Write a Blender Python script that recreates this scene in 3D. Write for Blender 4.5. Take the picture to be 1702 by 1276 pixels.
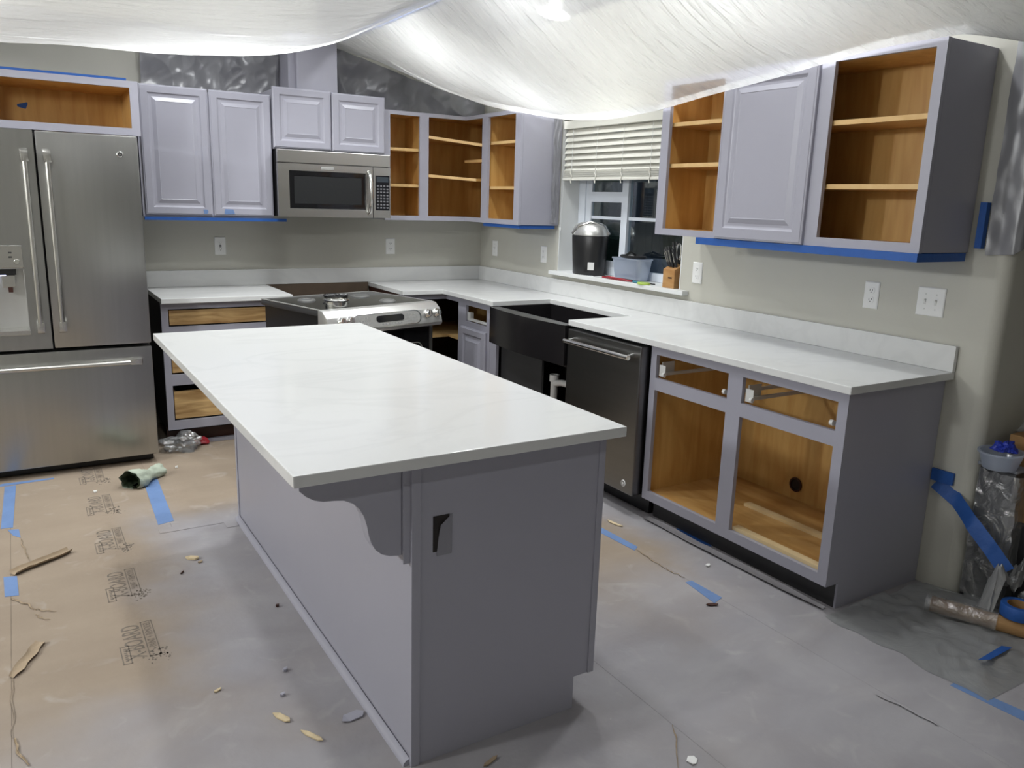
import bpy, bmesh, math, random
from mathutils import Vector, Matrix, noise
random.seed(7)
for o in list(bpy.data.objects): bpy.data.objects.remove(o)
SC = bpy.context.scene
COL = SC.collection

# ------------------------------------------------------------------ camera
# x: along the refrigerator wall (right = +), y: towards that wall, z: up.  The room corner is the origin.
CAM = (-3.167, -5.6635, 1.5253); YAW, PITCH, ROLL, FPX = -0.5537, -0.2231, 0.0312, 1335.3
fw = Vector((-math.sin(YAW)*math.cos(PITCH), math.cos(YAW)*math.cos(PITCH), math.sin(PITCH)))
rt = fw.cross(Vector((0, 0, 1))).normalized(); up = rt.cross(fw)
r2 = math.cos(ROLL)*rt + math.sin(ROLL)*up; u2 = -math.sin(ROLL)*rt + math.cos(ROLL)*up
cd = bpy.data.cameras.new('camera'); cam = bpy.data.objects.new('camera', cd); COL.objects.link(cam)
cam.matrix_world = Matrix(((r2.x, u2.x, -fw.x, CAM[0]), (r2.y, u2.y, -fw.y, CAM[1]), (r2.z, u2.z, -fw.z, CAM[2]), (0, 0, 0, 1)))
cd.sensor_width = 36.0; cd.lens = FPX/1702*36.0; cd.clip_start = 0.05
SC.camera = cam
# ------------------------------------------------------------------ world, exposure
W = bpy.data.worlds.new('dusk'); SC.world = W; W.use_nodes = True
bg = W.node_tree.nodes['Background']; bg.inputs[0].default_value = (0.20, 0.27, 0.36, 1); bg.inputs[1].default_value = 0.45
SC.view_settings.view_transform = 'Standard'; SC.view_settings.look = 'None'
SC.view_settings.gamma = 1; SC.view_settings.use_curve_mapping = False
SC.view_settings.exposure = 0.48
CAN_W = 28.0         # watts of each recessed ceiling lamp
FILL_PENDANT_W = 92.0  # watts of each added fill lamp in the adjoining room
SPREAD = 135
CAN_COL = (0.965, 0.985, 1.0)

# ------------------------------------------------------------------ materials
def lin(h):
    v = [int(h[i:i+2], 16)/255 for i in (0, 2, 4)]
    return tuple(c/12.92 if c <= .04045 else ((c+.055)/1.055)**2.4 for c in v)
def base(name):
    m = bpy.data.materials.new(name); m.use_nodes = True; nt = m.node_tree
    return m, nt, nt.nodes['Principled BSDF']
def nd(nt, t, **k):
    n = nt.nodes.new(t)
    for a, b in k.items():
        if a.startswith('i_'): n.inputs[int(a[2:])].default_value = b
        else: setattr(n, a, b)
    return n
def mat(name, col, rough=.5, metal=0, var=.06, scale=6, bump=0, bscale=60, stretch=None, spec=.5, emit=0, coat=0):
    m, nt, b = base(name)
    c = lin(col) if isinstance(col, str) else col
    b.inputs['Roughness'].default_value = rough; b.inputs['Metallic'].default_value = metal
    b.inputs['Specular IOR Level'].default_value = spec; b.inputs['Coat Weight'].default_value = coat
    tc = nd(nt, 'ShaderNodeTexCoord'); src = tc.outputs['Object']
    if stretch:
        mp = nd(nt, 'ShaderNodeMapping'); mp.inputs['Scale'].default_value = stretch
        nt.links.new(src, mp.inputs[0]); src = mp.outputs[0]
    n = nd(nt, 'ShaderNodeTexNoise'); n.inputs['Scale'].default_value = scale; n.inputs['Detail'].default_value = 4
    nt.links.new(src, n.inputs['Vector'])
    mx = nd(nt, 'ShaderNodeMix', data_type='RGBA')
    mx.inputs[6].default_value = tuple(x*(1-var) for x in c)+(1,); mx.inputs[7].default_value = tuple(min(1, x*(1+var)) for x in c)+(1,)
    nt.links.new(n.outputs['Fac'], mx.inputs[0]); nt.links.new(mx.outputs[2], b.inputs['Base Color'])
    if emit:
        b.inputs['Emission Color'].default_value = c+(1,); b.inputs['Emission Strength'].default_value = emit
    if bump:
        n2 = nd(nt, 'ShaderNodeTexNoise'); n2.inputs['Scale'].default_value = bscale; n2.inputs['Detail'].default_value = 5
        nt.links.new(src, n2.inputs['Vector'])
        bp = nd(nt, 'ShaderNodeBump'); bp.inputs['Strength'].default_value = bump; bp.inputs['Distance'].default_value = .01
        nt.links.new(n2.outputs['Fac'], bp.inputs['Height']); nt.links.new(bp.outputs[0], b.inputs['Normal'])
    return m
def wood(name, c1, c2, stretch, rough=.45, scale=3):
    m, nt, b = base(name); b.inputs['Roughness'].default_value = rough
    tc = nd(nt, 'ShaderNodeTexCoord'); mp = nd(nt, 'ShaderNodeMapping'); mp.inputs['Scale'].default_value = stretch
    nt.links.new(tc.outputs['Object'], mp.inputs[0])
    n = nd(nt, 'ShaderNodeTexNoise'); n.inputs['Scale'].default_value = scale; n.inputs['Detail'].default_value = 6; n.inputs['Distortion'].default_value = .6
    nt.links.new(mp.outputs[0], n.inputs['Vector'])
    r = nd(nt, 'ShaderNodeValToRGB'); r.color_ramp.elements[0].position = .32; r.color_ramp.elements[1].position = .68
    r.color_ramp.elements[0].color = lin(c1)+(1,); r.color_ramp.elements[1].color = lin(c2)+(1,)
    nt.links.new(n.outputs['Fac'], r.inputs[0]); nt.links.new(r.outputs[0], b.inputs['Base Color'])
    return m
def plastic(name, tint, transp, transl, diff, gloss, rough=.25, bump=.4, bscale=9, stretch=(1, 1, 1), rtint=None):
    """thin polythene film: part clear, part translucent, part scattering, with a sheen"""
    m = bpy.data.materials.new(name); m.use_nodes = True; nt = m.node_tree; nt.nodes.clear()
    c = tuple(tint)+(1,); rc = tuple(rtint or tint)+(1,)
    tc = nd(nt, 'ShaderNodeTexCoord'); mp = nd(nt, 'ShaderNodeMapping'); mp.inputs['Scale'].default_value = stretch
    nt.links.new(tc.outputs['Object'], mp.inputs[0])
    n = nd(nt, 'ShaderNodeTexNoise'); n.inputs['Scale'].default_value = bscale; n.inputs['Detail'].default_value = 5; n.inputs['Distortion'].default_value = 1.2
    nt.links.new(mp.outputs[0], n.inputs['Vector'])
    bp = nd(nt, 'ShaderNodeBump'); bp.inputs['Strength'].default_value = bump; bp.inputs['Distance'].default_value = .03
    nt.links.new(n.outputs['Fac'], bp.inputs['Height'])
    tr = nd(nt, 'ShaderNodeBsdfTransparent'); tr.inputs[0].default_value = c
    tl = nd(nt, 'ShaderNodeBsdfTranslucent'); tl.inputs[0].default_value = c
    df = nd(nt, 'ShaderNodeBsdfDiffuse'); df.inputs[0].default_value = rc
    gl = nd(nt, 'ShaderNodeBsdfGlossy'); gl.inputs['Roughness'].default_value = rough; gl.inputs[0].default_value = (.95, .95, .95, 1)
    for s in (tl, df, gl): nt.links.new(bp.outputs[0], s.inputs['Normal'])
    def mix(f, a, b_):
        x = nd(nt, 'ShaderNodeMixShader'); x.inputs[0].default_value = f
        nt.links.new(a.outputs[0], x.inputs[1]); nt.links.new(b_.outputs[0], x.inputs[2]); return x
    s = transp+transl+diff+gloss
    a = mix(transl/(transp+transl), tr, tl)
    a = mix(diff/(transp+transl+diff), a, df)
    a = mix(gloss/s, a, gl)
    out = nd(nt, 'ShaderNodeOutputMaterial'); nt.links.new(a.outputs[0], out.inputs[0])
    return m
def glass(name, tint=(.9, .95, .95), refl=.12):
    m = bpy.data.materials.new(name); m.use_nodes = True; nt = m.node_tree; nt.nodes.clear()
    tr = nd(nt, 'ShaderNodeBsdfTransparent'); tr.inputs[0].default_value = tuple(tint)+(1,)
    gl = nd(nt, 'ShaderNodeBsdfGlossy'); gl.inputs['Roughness'].default_value = .03
    x = nd(nt, 'ShaderNodeMixShader'); x.inputs[0].default_value = refl
    nt.links.new(tr.outputs[0], x.inputs[1]); nt.links.new(gl.outputs[0], x.inputs[2])
    out = nd(nt, 'ShaderNodeOutputMaterial'); nt.links.new(x.outputs[0], out.inputs[0]); return m
def quartz():
    m, nt, b = base('white_quartz'); b.inputs['Roughness'].default_value = .16
    tc = nd(nt, 'ShaderNodeTexCoord'); mp = nd(nt, 'ShaderNodeMapping'); mp.inputs['Rotation'].default_value = (0, 0, .9); mp.inputs['Scale'].default_value = (.8, 2.2, 2)
    nt.links.new(tc.outputs['Object'], mp.inputs[0])
    n = nd(nt, 'ShaderNodeTexNoise'); n.inputs['Scale'].default_value = 1.5; n.inputs['Detail'].default_value = 7; n.inputs['Distortion'].default_value = 1.4
    nt.links.new(mp.outputs[0], n.inputs['Vector'])
    r = nd(nt, 'ShaderNodeValToRGB'); e = r.color_ramp.elements
    e[0].position = .44; e[0].color = (.665, .67, .66, 1); e[1].position = .56; e[1].color = (.665, .67, .66, 1)
    k = e.new(.5); k.color = (.637, .642, .634, 1)
    nt.links.new(n.outputs['Fac'], r.inputs[0]); nt.links.new(r.outputs[0], b.inputs['Base Color'])
    return m
def floor_board():
    """tan builder's board, grey where cabinet paint was oversprayed around the island and cabinet runs"""
    m, nt, b = base('floor_protection_board'); b.inputs['Roughness'].default_value = .75; b.inputs['Specular IOR Level'].default_value = .25
    L = nt.links.new
    g = nd(nt, 'ShaderNodeNewGeometry'); sp = nd(nt, 'ShaderNodeSeparateXYZ'); L(g.outputs['Position'], sp.inputs[0])
    def M(op, a, b_=None, c=None):
        n = nd(nt, 'ShaderNodeMath', operation=op)
        for i, v in enumerate((a, b_, c)):
            if v is None: continue
            if isinstance(v, (int, float)): n.inputs[i].default_value = v
            else: L(v, n.inputs[i])
        return n.outputs[0]
    def nz(scale, det=5, st=(1, 1, 1), dist=0):
        mp = nd(nt, 'ShaderNodeMapping'); mp.inputs['Scale'].default_value = st; L(g.outputs['Position'], mp.inputs[0])
        n = nd(nt, 'ShaderNodeTexNoise'); n.inputs['Scale'].default_value = scale; n.inputs['Detail'].default_value = det; n.inputs['Distortion'].default_value = dist
        L(mp.outputs[0], n.inputs['Vector']); return n.outputs['Fac']
    x, y = sp.outputs[0], sp.outputs[1]
    def rect(x0, x1, y0, y1):
        dx = M('MAXIMUM', M('SUBTRACT', M('ABSOLUTE', M('SUBTRACT', x, (x0+x1)/2)), (x1-x0)/2), 0)
        dy = M('MAXIMUM', M('SUBTRACT', M('ABSOLUTE', M('SUBTRACT', y, (y0+y1)/2)), (y1-y0)/2), 0)
        return M('SQRT', M('ADD', M('MULTIPLY', dx, dx), M('MULTIPLY', dy, dy)))
    wob = M('MULTIPLY', M('SUBTRACT', nz(1.7, 4), .5), .9)
    def mask(d, a, b_):
        mr = nd(nt, 'ShaderNodeMapRange', interpolation_type='SMOOTHSTEP'); L(M('ADD', d, wob), mr.inputs[0])
        mr.inputs[1].default_value = a; mr.inputs[2].default_value = b_; mr.inputs[3].default_value = 1; mr.inputs[4].default_value = 0
        return mr.outputs[0]
    k = M('MAXIMUM', mask(rect(-2.45, -1.85, -5.0, -2.0), .0, .52), mask(rect(-.6, 1.5, -6, -1.0), .02, .35))
    k = M('MAXIMUM', k, mask(rect(-5, 2, -8, -3.75), .0, .75))
    k = M('MULTIPLY', k, M('ADD', .78, M('MULTIPLY', nz(3.2, 6), .4)))
    cl = nd(nt, 'ShaderNodeClamp'); L(k, cl.inputs[0])
    tan = nd(nt, 'ShaderNodeMix', data_type='RGBA'); tan.inputs[6].default_value = lin('87796a')+(1,); tan.inputs[7].default_value = lin('9c8e7d')+(1,)
    L(nz(2.2, 8, (1, 3, 1)), tan.inputs[0])
    gry = nd(nt, 'ShaderNodeMix', data_type='RGBA'); gry.inputs[6].default_value = lin('827f84')+(1,); gry.inputs[7].default_value = lin('aaa8aa')+(1,)
    L(nz(2.6, 8, (1, 1.6, 1), .6), gry.inputs[0])
    mx = nd(nt, 'ShaderNodeMix', data_type='RGBA'); L(cl.outputs[0], mx.inputs[0]); L(tan.outputs[2], mx.inputs[6]); L(gry.outputs[2], mx.inputs[7])
    # light dried dust blotches
    du = nd(nt, 'ShaderNodeMapRange'); L(nz(7, 9, (1, 1, 1), 1.0), du.inputs[0]); du.inputs[1].default_value = .6; du.inputs[2].default_value = .8
    m2 = nd(nt, 'ShaderNodeMix', data_type='RGBA'); m2.inputs[7].default_value = lin('c4c1bd')+(1,); L(mx.outputs[2], m2.inputs[6])
    L(M('MULTIPLY', du.outputs[0], .28), m2.inputs[0]); L(m2.outputs[2], b.inputs['Base Color'])
    bp = nd(nt, 'ShaderNodeBump'); bp.inputs['Strength'].default_value = .25; bp.inputs['Distance'].default_value = .006; L(nz(30, 6), bp.inputs['Height']); L(bp.outputs[0], b.inputs['Normal'])
    return m
M = dict(
    paint=mat('lavender_grey_paint', (.350, .347, .402), .36, var=.02, bump=.02, bscale=200),
    wall=mat('greige_wall_paint', (.505, .495, .435), .6, var=.03, bump=.05, bscale=120),
    white=mat('white_paint', (.72, .73, .72), .5, var=.02),
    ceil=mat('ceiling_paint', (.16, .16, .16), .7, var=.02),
    birch=wood('honey_birch_veneer', 'c39553', 'd8b06c', (6, 6, .8), .42),
    birchH=wood('honey_birch_panel_floor', 'b98a4c', 'd0a76b', (5, 1.0, 5), .42),
    edge=wood('pale_maple_edge', 'c6a066', 'd6b47e', (2, 2, 2), .45),
    pine=wood('knotty_pine', '8f6a3c', 'd2b07a', (1.2, 6, 11), .55, 3.2),
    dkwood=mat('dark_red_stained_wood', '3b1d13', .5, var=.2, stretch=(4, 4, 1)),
    steel=mat('brushed_stainless', (.42, .42, .405), .30, 1, var=.07, scale=3, bump=.03, bscale=90, stretch=(14, 14, .5)),
    steelH=mat('brushed_stainless_horizontal', (.60, .59, .56), .27, 1, var=.06, scale=3, bump=.03, bscale=90, stretch=(.5, 14, 14)),
    dsteel=mat('dark_stainless', (.22, .22, .215), .30, 1, var=.08, scale=3, stretch=(.4, .4, 8)),
    chrome=mat('bright_chrome', (.75, .75, .73), .14, 1, var=.02),
    silver=mat('satin_silver_panel', (.60, .60, .58), .34, .75, var=.05),
    black=mat('black_plastic', (.012, .012, .013), .35, var=.1),
    blackg=mat('black_glass', (.008, .008, .009), .06, var=.1),
    sink=mat('black_composite_sink', (.011, .010, .011), .22, var=.15, scale=40),
    dark=mat('void_shade_black', (.02, .016, .015), .8, var=.2),  # near-black colour standing in for shade inside cabinets and holes
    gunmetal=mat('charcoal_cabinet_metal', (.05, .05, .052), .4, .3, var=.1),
    outlet=mat('white_outlet_plastic', (.78, .78, .76), .35, var=.01),
    slot=mat('outlet_slot', (.03, .03, .03), .6),
    tape=mat('blue_masking_tape', (.014, .085, .33), .55, var=.14, scale=14, bump=.2, bscale=40),
    tapef=mat('dusty_blue_masking_tape', (.13, .22, .42), .6, var=.18, scale=8, bump=.2, bscale=40),
    quartz=quartz(), board=floor_board(),
    batten=wood('pale_pine_batten', 'd9bd8a', 'e8d2a6', (2, 1, 2), .5),
    burn=mat('worn_burner_metal', (.11, .11, .105), .6, .3, var=.1, scale=20),
    rawwood=mat('raw_brown_strip', '5f5042', .7, var=.2, scale=10),
    slab=mat('subfloor', '5d5650', .8, var=.15, scale=8),
    ink=mat('dark_print_ink', '6d645a', .8, var=.25, scale=30),
    zinc=mat('white_nylon_bracket', (.62, .62, .6), .4, var=.05),
    vinyl=mat('white_vinyl_window', (.66, .70, .76), .35, var=.02),
    blind=mat('cream_blind_slat', (.70, .69, .62), .45, var=.03),
    card=wood('corrugated_cardboard', '8d6b42', 'a07c50', (1, 1, 5), .8),
    paper=mat('torn_brown_paper', '9b8971', .85, var=.25, scale=20, bump=.3),
    paperl=mat('pale_wood_chip', 'c9b794', .8, var=.2, scale=20),
    pvc=mat('white_pvc_pipe', (.68, .68, .66), .3, var=.03),
    rag=mat('pale_green_rag', 'a3ac9c', .85, var=.35, scale=30, bump=.5, bscale=25),
    red=mat('red_plastic', (.30, .02, .03), .4),
    green=mat('lime_green_plastic', (.45, .62, .12), .4),
    blue=mat('blue_plastic', (.02, .04, .35), .4, var=.3, scale=20),
    kblock=wood('knife_block_beech', 'a67846', 'c39a66', (1, 1, 5), .45),
    hedge=mat('evergreen_hedge', (.09, .12, .07), .8, var=.6, scale=22),
    fence=mat('weathered_fence', (.10, .10, .11), .8, var=.3, scale=9, stretch=(1, 6, .4)),
    lawn=mat('night_lawn', (.03, .04, .02), .9, var=.4, scale=9),
    glass=glass('window_glass', (.80, .88, .92), .16),
    film=plastic('ceiling_polythene', (.93, .935, .93), .24, .030, .53, .10, .22, 1.0, 4, (1.3, 7, 1)),
    wfilm=plastic('shade_tinted_wall_polythene', (.60, .60, .64), .14, .05, .73, .08, .34, .2, 3, (1, 1, 1), (.23, .23, .25)),  # grey wall film, tint darkened for the shade under the ceiling sheets
    cfilm=plastic('clear_polythene', (.85, .86, .87), .58, .08, .14, .20, .16, .8, 12, (1, 1, 1), (.55, .56, .56)),
    gfilm=plastic('grey_floor_polythene', (.60, .62, .61), .34, .05, .48, .13, .28, .5, 7, (1, 1, 1), (.38, .385, .385)),
    tub=plastic('translucent_tub', (.75, .80, .88), .45, .25, .18, .12, .2, .05, 3),
)
m, nt, b = base('lamp_lens'); b.inputs['Base Color'].default_value = (1, 1, 1, 1); b.inputs['Emission Color'].default_value = CAN_COL+(1,); b.inputs['Emission Strength'].default_value = 10.0
M['lens'] = m
m, nt, b = base('dispenser_led'); b.inputs['Emission Color'].default_value = (.62, .66, 1, 1); b.inputs['Emission Strength'].default_value = 4.0
M['led'] = m

# ------------------------------------------------------------------ mesh helpers
class MB:
    def __init__(s): s.bm = bmesh.new()
    def box(s, a, b, bev=0):
        x0, x1 = sorted((a[0], b[0])); y0, y1 = sorted((a[1], b[1])); z0, z1 = sorted((a[2], b[2]))
        v = [s.bm.verts.new(p) for p in ((x0, y0, z0), (x1, y0, z0), (x1, y1, z0), (x0, y1, z0), (x0, y0, z1), (x1, y0, z1), (x1, y1, z1), (x0, y1, z1))]
        f = [s.bm.faces.new([v[i] for i in q]) for q in ((0, 3, 2, 1), (4, 5, 6, 7), (0, 1, 5, 4), (1, 2, 6, 5), (2, 3, 7, 6), (3, 0, 4, 7))]
        if bev: bmesh.ops.bevel(s.bm, geom=list({e for q in f for e in q.edges}), offset=bev, segments=2, profile=.6, affect='EDGES')
        return s
    def poly(s, pts, bevel=0, ext=(0, 0, 1)):
        """extrude a planar polygon (3-D points) along ext"""
        e = Vector(ext); n = len(pts)
        a = [s.bm.verts.new(p) for p in pts]; b = [s.bm.verts.new(Vector(p)+e) for p in pts]
        fs = [s.bm.faces.new(a[::-1]), s.bm.faces.new(b)]
        for i in range(n): fs.append(s.bm.faces.new((a[i], a[(i+1) % n], b[(i+1) % n], b[i])))
        bmesh.ops.recalc_face_normals(s.bm, faces=fs)
        if bevel: bmesh.ops.bevel(s.bm, geom=list({e for q in fs for e in q.edges}), offset=bevel, segments=2, profile=.6, affect='EDGES')
        return s
    def tube(s, pts, r, seg=10, cap=True):
        P = [Vector(p) for p in pts]; R = r if isinstance(r, (list, tuple)) else [r]*len(P); rings = []
        nrm = None
        for i, p in enumerate(P):
            t = (P[min(i+1, len(P)-1)]-P[max(i-1, 0)]).normalized()
            if nrm is None:
                nrm = t.orthogonal().normalized()
            nrm = (nrm-t*nrm.dot(t)).normalized(); bn = t.cross(nrm)
            rings.append([s.bm.verts.new(p+(nrm*math.cos(k*2*math.pi/seg)+bn*math.sin(k*2*math.pi/seg))*R[i]) for k in range(seg)])
        for a, b in zip(rings, rings[1:]):
            for k in range(seg): s.bm.faces.new((a[k], a[(k+1) % seg], b[(k+1) % seg], b[k]))
        if cap: s.bm.faces.new(rings[0][::-1]); s.bm.faces.new(rings[-1])
        return s
    def lathe(s, prof, c=(0, 0, 0), axis=(0, 0, 1), seg=28, sx=1, sy=1):
        """profile of (radius, height) turned about axis through c"""
        q = Vector((0, 0, 1)).rotation_difference(Vector(axis)); c = Vector(c); rings = []
        for r, h in prof:
            if r < 1e-6: rings.append([s.bm.verts.new(c+q@Vector((0, 0, h)))])
            else: rings.append([s.bm.verts.new(c+q@Vector((r*sx*math.cos(k*2*math.pi/seg), r*sy*math.sin(k*2*math.pi/seg), h))) for k in range(seg)])
        for a, b in zip(rings, rings[1:]):
            for k in range(seg):
                l = (k+1) % seg
                if len(a) == 1 and len(b) == 1: continue
                if len(a) == 1: s.bm.faces.new((a[0], b[l], b[k]))
                elif len(b) == 1: s.bm.faces.new((a[k], a[l], b[0]))
                else: s.bm.faces.new((a[k], a[l], b[l], b[k]))
        return s
    def grid(s, f, nu, nv):
        v = [[s.bm.verts.new(f(i/nu, j/nv)) for j in range(nv+1)] for i in range(nu+1)]
        for i in range(nu):
            for j in range(nv): s.bm.faces.new((v[i][j], v[i+1][j], v[i+1][j+1], v[i][j+1]))
        return s
    def rings(s, F, u0, u1, z0, z1, steps, cap=True, back=None):
        """nested rectangles: steps = (inset, depth) from the outside in"""
        R = []
        for ins, d in steps:
            R.append([s.bm.verts.new(F(u, d, z)) for u, z in ((u0+ins, z0+ins), (u1-ins, z0+ins), (u1-ins, z1-ins), (u0+ins, z1-ins))])
        for a, b in zip(R, R[1:]):
            for k in range(4): s.bm.faces.new((a[k], a[(k+1) % 4], b[(k+1) % 4], b[k]))
        if cap: s.bm.faces.new(R[-1])
        if back: s.bm.faces.new(R[0][::-1])
        return s
    def plate(s, F, u0, u1, z0, z1, holes, d0, d1):
        us = sorted({u0, u1, *[h[0] for h in holes], *[h[1] for h in holes]}); zs = sorted({z0, z1, *[h[2] for h in holes], *[h[3] for h in holes]})
        def full(i, j):
            if not (0 <= i < len(us)-1 and 0 <= j < len(zs)-1): return False
            cu, cz = (us[i]+us[i+1])/2, (zs[j]+zs[j+1])/2
            return not any(min(h[0], h[1]) < cu < max(h[0], h[1]) and h[2] < cz < h[3] for h in holes)
        V = {}
        def v(i, j, d):
            k = (i, j, d)
            if k not in V: V[k] = s.bm.verts.new(F(us[i], d, zs[j]))
            return V[k]
        for i in range(len(us)-1):
            for j in range(len(zs)-1):
                if not full(i, j): continue
                for d in (d0, d1): s.bm.faces.new((v(i, j, d), v(i+1, j, d), v(i+1, j+1, d), v(i, j+1, d)))
                for (a, b, n) in (((i, j), (i+1, j), (i, j-1)), ((i+1, j), (i+1, j+1), (i+1, j)), ((i+1, j+1), (i, j+1), (i, j+1)), ((i, j+1), (i, j), (i-1, j))):
                    if not full(*n): s.bm.faces.new((v(*a, d0), v(*b, d0), v(*b, d1), v(*a, d1)))
        return s
    def build(s, name, m, parent=None, local=False, smooth=None, recalc=True):
        if recalc: bmesh.ops.recalc_face_normals(s.bm, faces=s.bm.faces)
        root = parent
        while root is not None and root.parent is not None: root = root.parent
        if root is not None and not local: bmesh.ops.translate(s.bm, verts=s.bm.verts, vec=-root.location)
        me = bpy.data.meshes.new(name); s.bm.to_mesh(me); s.bm.free()
        me.materials.append(M[m] if isinstance(m, str) else m)
        if smooth is not None:
            me.polygons.foreach_set('use_smooth', [True]*len(me.polygons))
            if smooth < 180: me.set_sharp_from_angle(angle=math.radians(smooth))
        o = bpy.data.objects.new(name, me); COL.objects.link(o)
        if parent is not None: o.parent = parent
        return o
def FB(u, d, z): return Vector((u, -d, z))     # things on the refrigerator wall: u = x, d = distance from that wall
def FR(u, d, z): return Vector((-d, u, z))     # things on the window wall: u = y, d = distance from that wall
def fbox(mb, F, u0, u1, d0, d1, z0, z1, bev=0): return mb.box(F(u0, d0, z0), F(u1, d1, z1), bev)
def tag(o, label, cat, group=None):
    o['label'] = label; o['category'] = cat
    if group: o['group'] = group
    return o
def thing(name, label, cat, loc=(0, 0, 0), rz=0, group=None):
    o = bpy.data.objects.new(name, None); COL.objects.link(o); o.empty_display_size = .1
    o.location = loc; o.rotation_euler = (0, 0, rz)
    return tag(o, label, cat, group)
def struct(o): o['kind'] = 'structure'; return o
def nz(p, s=1.0, o=0.0): return noise.noise(Vector((p[0]*s+o, p[1]*s+o*1.7, (p[2] if len(p) > 2 else 0)*s-o)))
def B1(F, u0, u1, d0, d1, z0, z1, name, m, parent, bev=0):
    return fbox(MB(), F, u0, u1, d0, d1, z0, z1, bev).build(name, m, parent)

# ------------------------------------------------------------------ room shell
CEIL = lambda x: 2.98 if x < -1.25 else 2.98-.23*(x+1.25)
struct(MB().box((-7.6, -7.4, -.12), (2.6, .15, -.003)).build('floor', 'slab'))
struct(MB().box((-7.6, 0, -.003), (.2, .15, 3.2)).build('wall_back', 'wall'))
struct(MB().plate(FR, -4.0, 0.0, -.003, 3.2, [(-2.30, -1.085, 1.047, 2.06)], -.19, 0).build('wall_right', 'wall'))
arc = [(.05-.05*math.cos(t*math.pi/16), -4.0-.05*math.sin(t*math.pi/16)) for t in range(9)]
struct(MB().poly([(x, y, -.003) for x, y in arc]+[(1.15, -4.05, -.003), (1.15, -3.86, -.003), (.19, -3.86, -.003), (.19, -4.0, -.003)], 0, (0, 0, 3.23)).build('wall_return', 'wall', smooth=40))
struct(MB().box((2.45, -7.4, -.003), (2.6, -2.0, 3.2)).build('wall_hall', 'wall'))
struct(MB().box((1.15, -2.15, -.003), (2.45, -2.0, 3.2)).build('wall_hall_end', 'wall'))
struct(MB().box((1.0, -3.86, -.003), (1.15, -2.0, 3.2)).build('wall_hall_side', 'wall'))
struct(MB().box((-7.75, -7.4, -.003), (-7.6, .15, 3.2)).build('wall_left', 'wall'))
struct(MB().box((-7.6, -7.55, -.003), (2.6, -7.4, 3.2)).build('wall_front', 'wall'))
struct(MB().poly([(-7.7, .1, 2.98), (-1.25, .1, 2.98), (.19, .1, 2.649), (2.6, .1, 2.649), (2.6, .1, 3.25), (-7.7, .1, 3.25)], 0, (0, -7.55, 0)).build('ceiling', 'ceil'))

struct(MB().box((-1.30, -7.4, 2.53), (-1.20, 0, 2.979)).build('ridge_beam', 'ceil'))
# floor protection boards
def board(x0, x1, y0, y1, label):
    return tag(MB().box((x0, y0, -.003), (x1, y1, 0)).build('floor_board', 'board'), label, 'floor board', 'protective boards laid over the floor')
g = .0005
board(-7.59, -3.30-g, -7.39, -.01, 'tan protective floor board running under the refrigerator handle side, torn along its edge')
fbp = tag(MB().poly([(-3.30+g, -7.39, -.003), (-1.6-g, -7.39, -.003), (-1.6-g, -1.9-g, -.003), (-2.66-g, -1.9-g, -.003), (-2.66-g, -.01, -.003), (-3.30+g, -.01, -.003)], 0, (0, 0, .003)).build('floor_board', 'board'), 'tan protective floor board printed with a row of black logos', 'floor board', 'protective boards laid over the floor')
board(-2.66+g, -.88-g, -1.9+g, -.01, 'protective floor board between refrigerator, range and sink')
board(-1.6+g, -.88-g, -7.39, -1.9-g, 'protective floor board in the aisle between island and dishwasher')
board(-.88+g, 2.44, -7.39, -.01, 'grey oversprayed protective floor board in front of the open base cabinet')

# printed logos on the board
def text_mesh(body, size, name):
    c = bpy.data.curves.new(name, 'FONT'); c.body = body; c.size = size; c.align_x = 'LEFT'; c.resolution_u = 3
    o = bpy.data.objects.new(name, c); COL.objects.link(o)
    dg = bpy.context.evaluated_depsgraph_get(); dg.update()
    me = bpy.data.meshes.new_from_object(o.evaluated_get(dg)); bpy.data.objects.remove(o); bpy.data.curves.remove(c)
    return me
def text_part(body, name, origin, ux, uy, w, h, m, parent):
    """flat lettering in a w x h box from origin, ux = reading direction, uy = letter-up direction"""
    me = text_mesh(body, 1.0, name); xs = [v.co.x for v in me.vertices]; ys = [v.co.y for v in me.vertices]
    sx, sy = w/(max(xs)-min(xs)), h/(max(ys)-min(ys)); x0, y0 = min(xs), min(ys)
    ux, uy, og = Vector(ux), Vector(uy), Vector(origin)
    for v in me.vertices: v.co = og+ux*((v.co.x-x0)*sx)+uy*((v.co.y-y0)*sy)
    me.materials.clear(); me.materials.append(M[m]); o = bpy.data.objects.new(name, me); COL.objects.link(o); o.parent = parent
    return o
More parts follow.
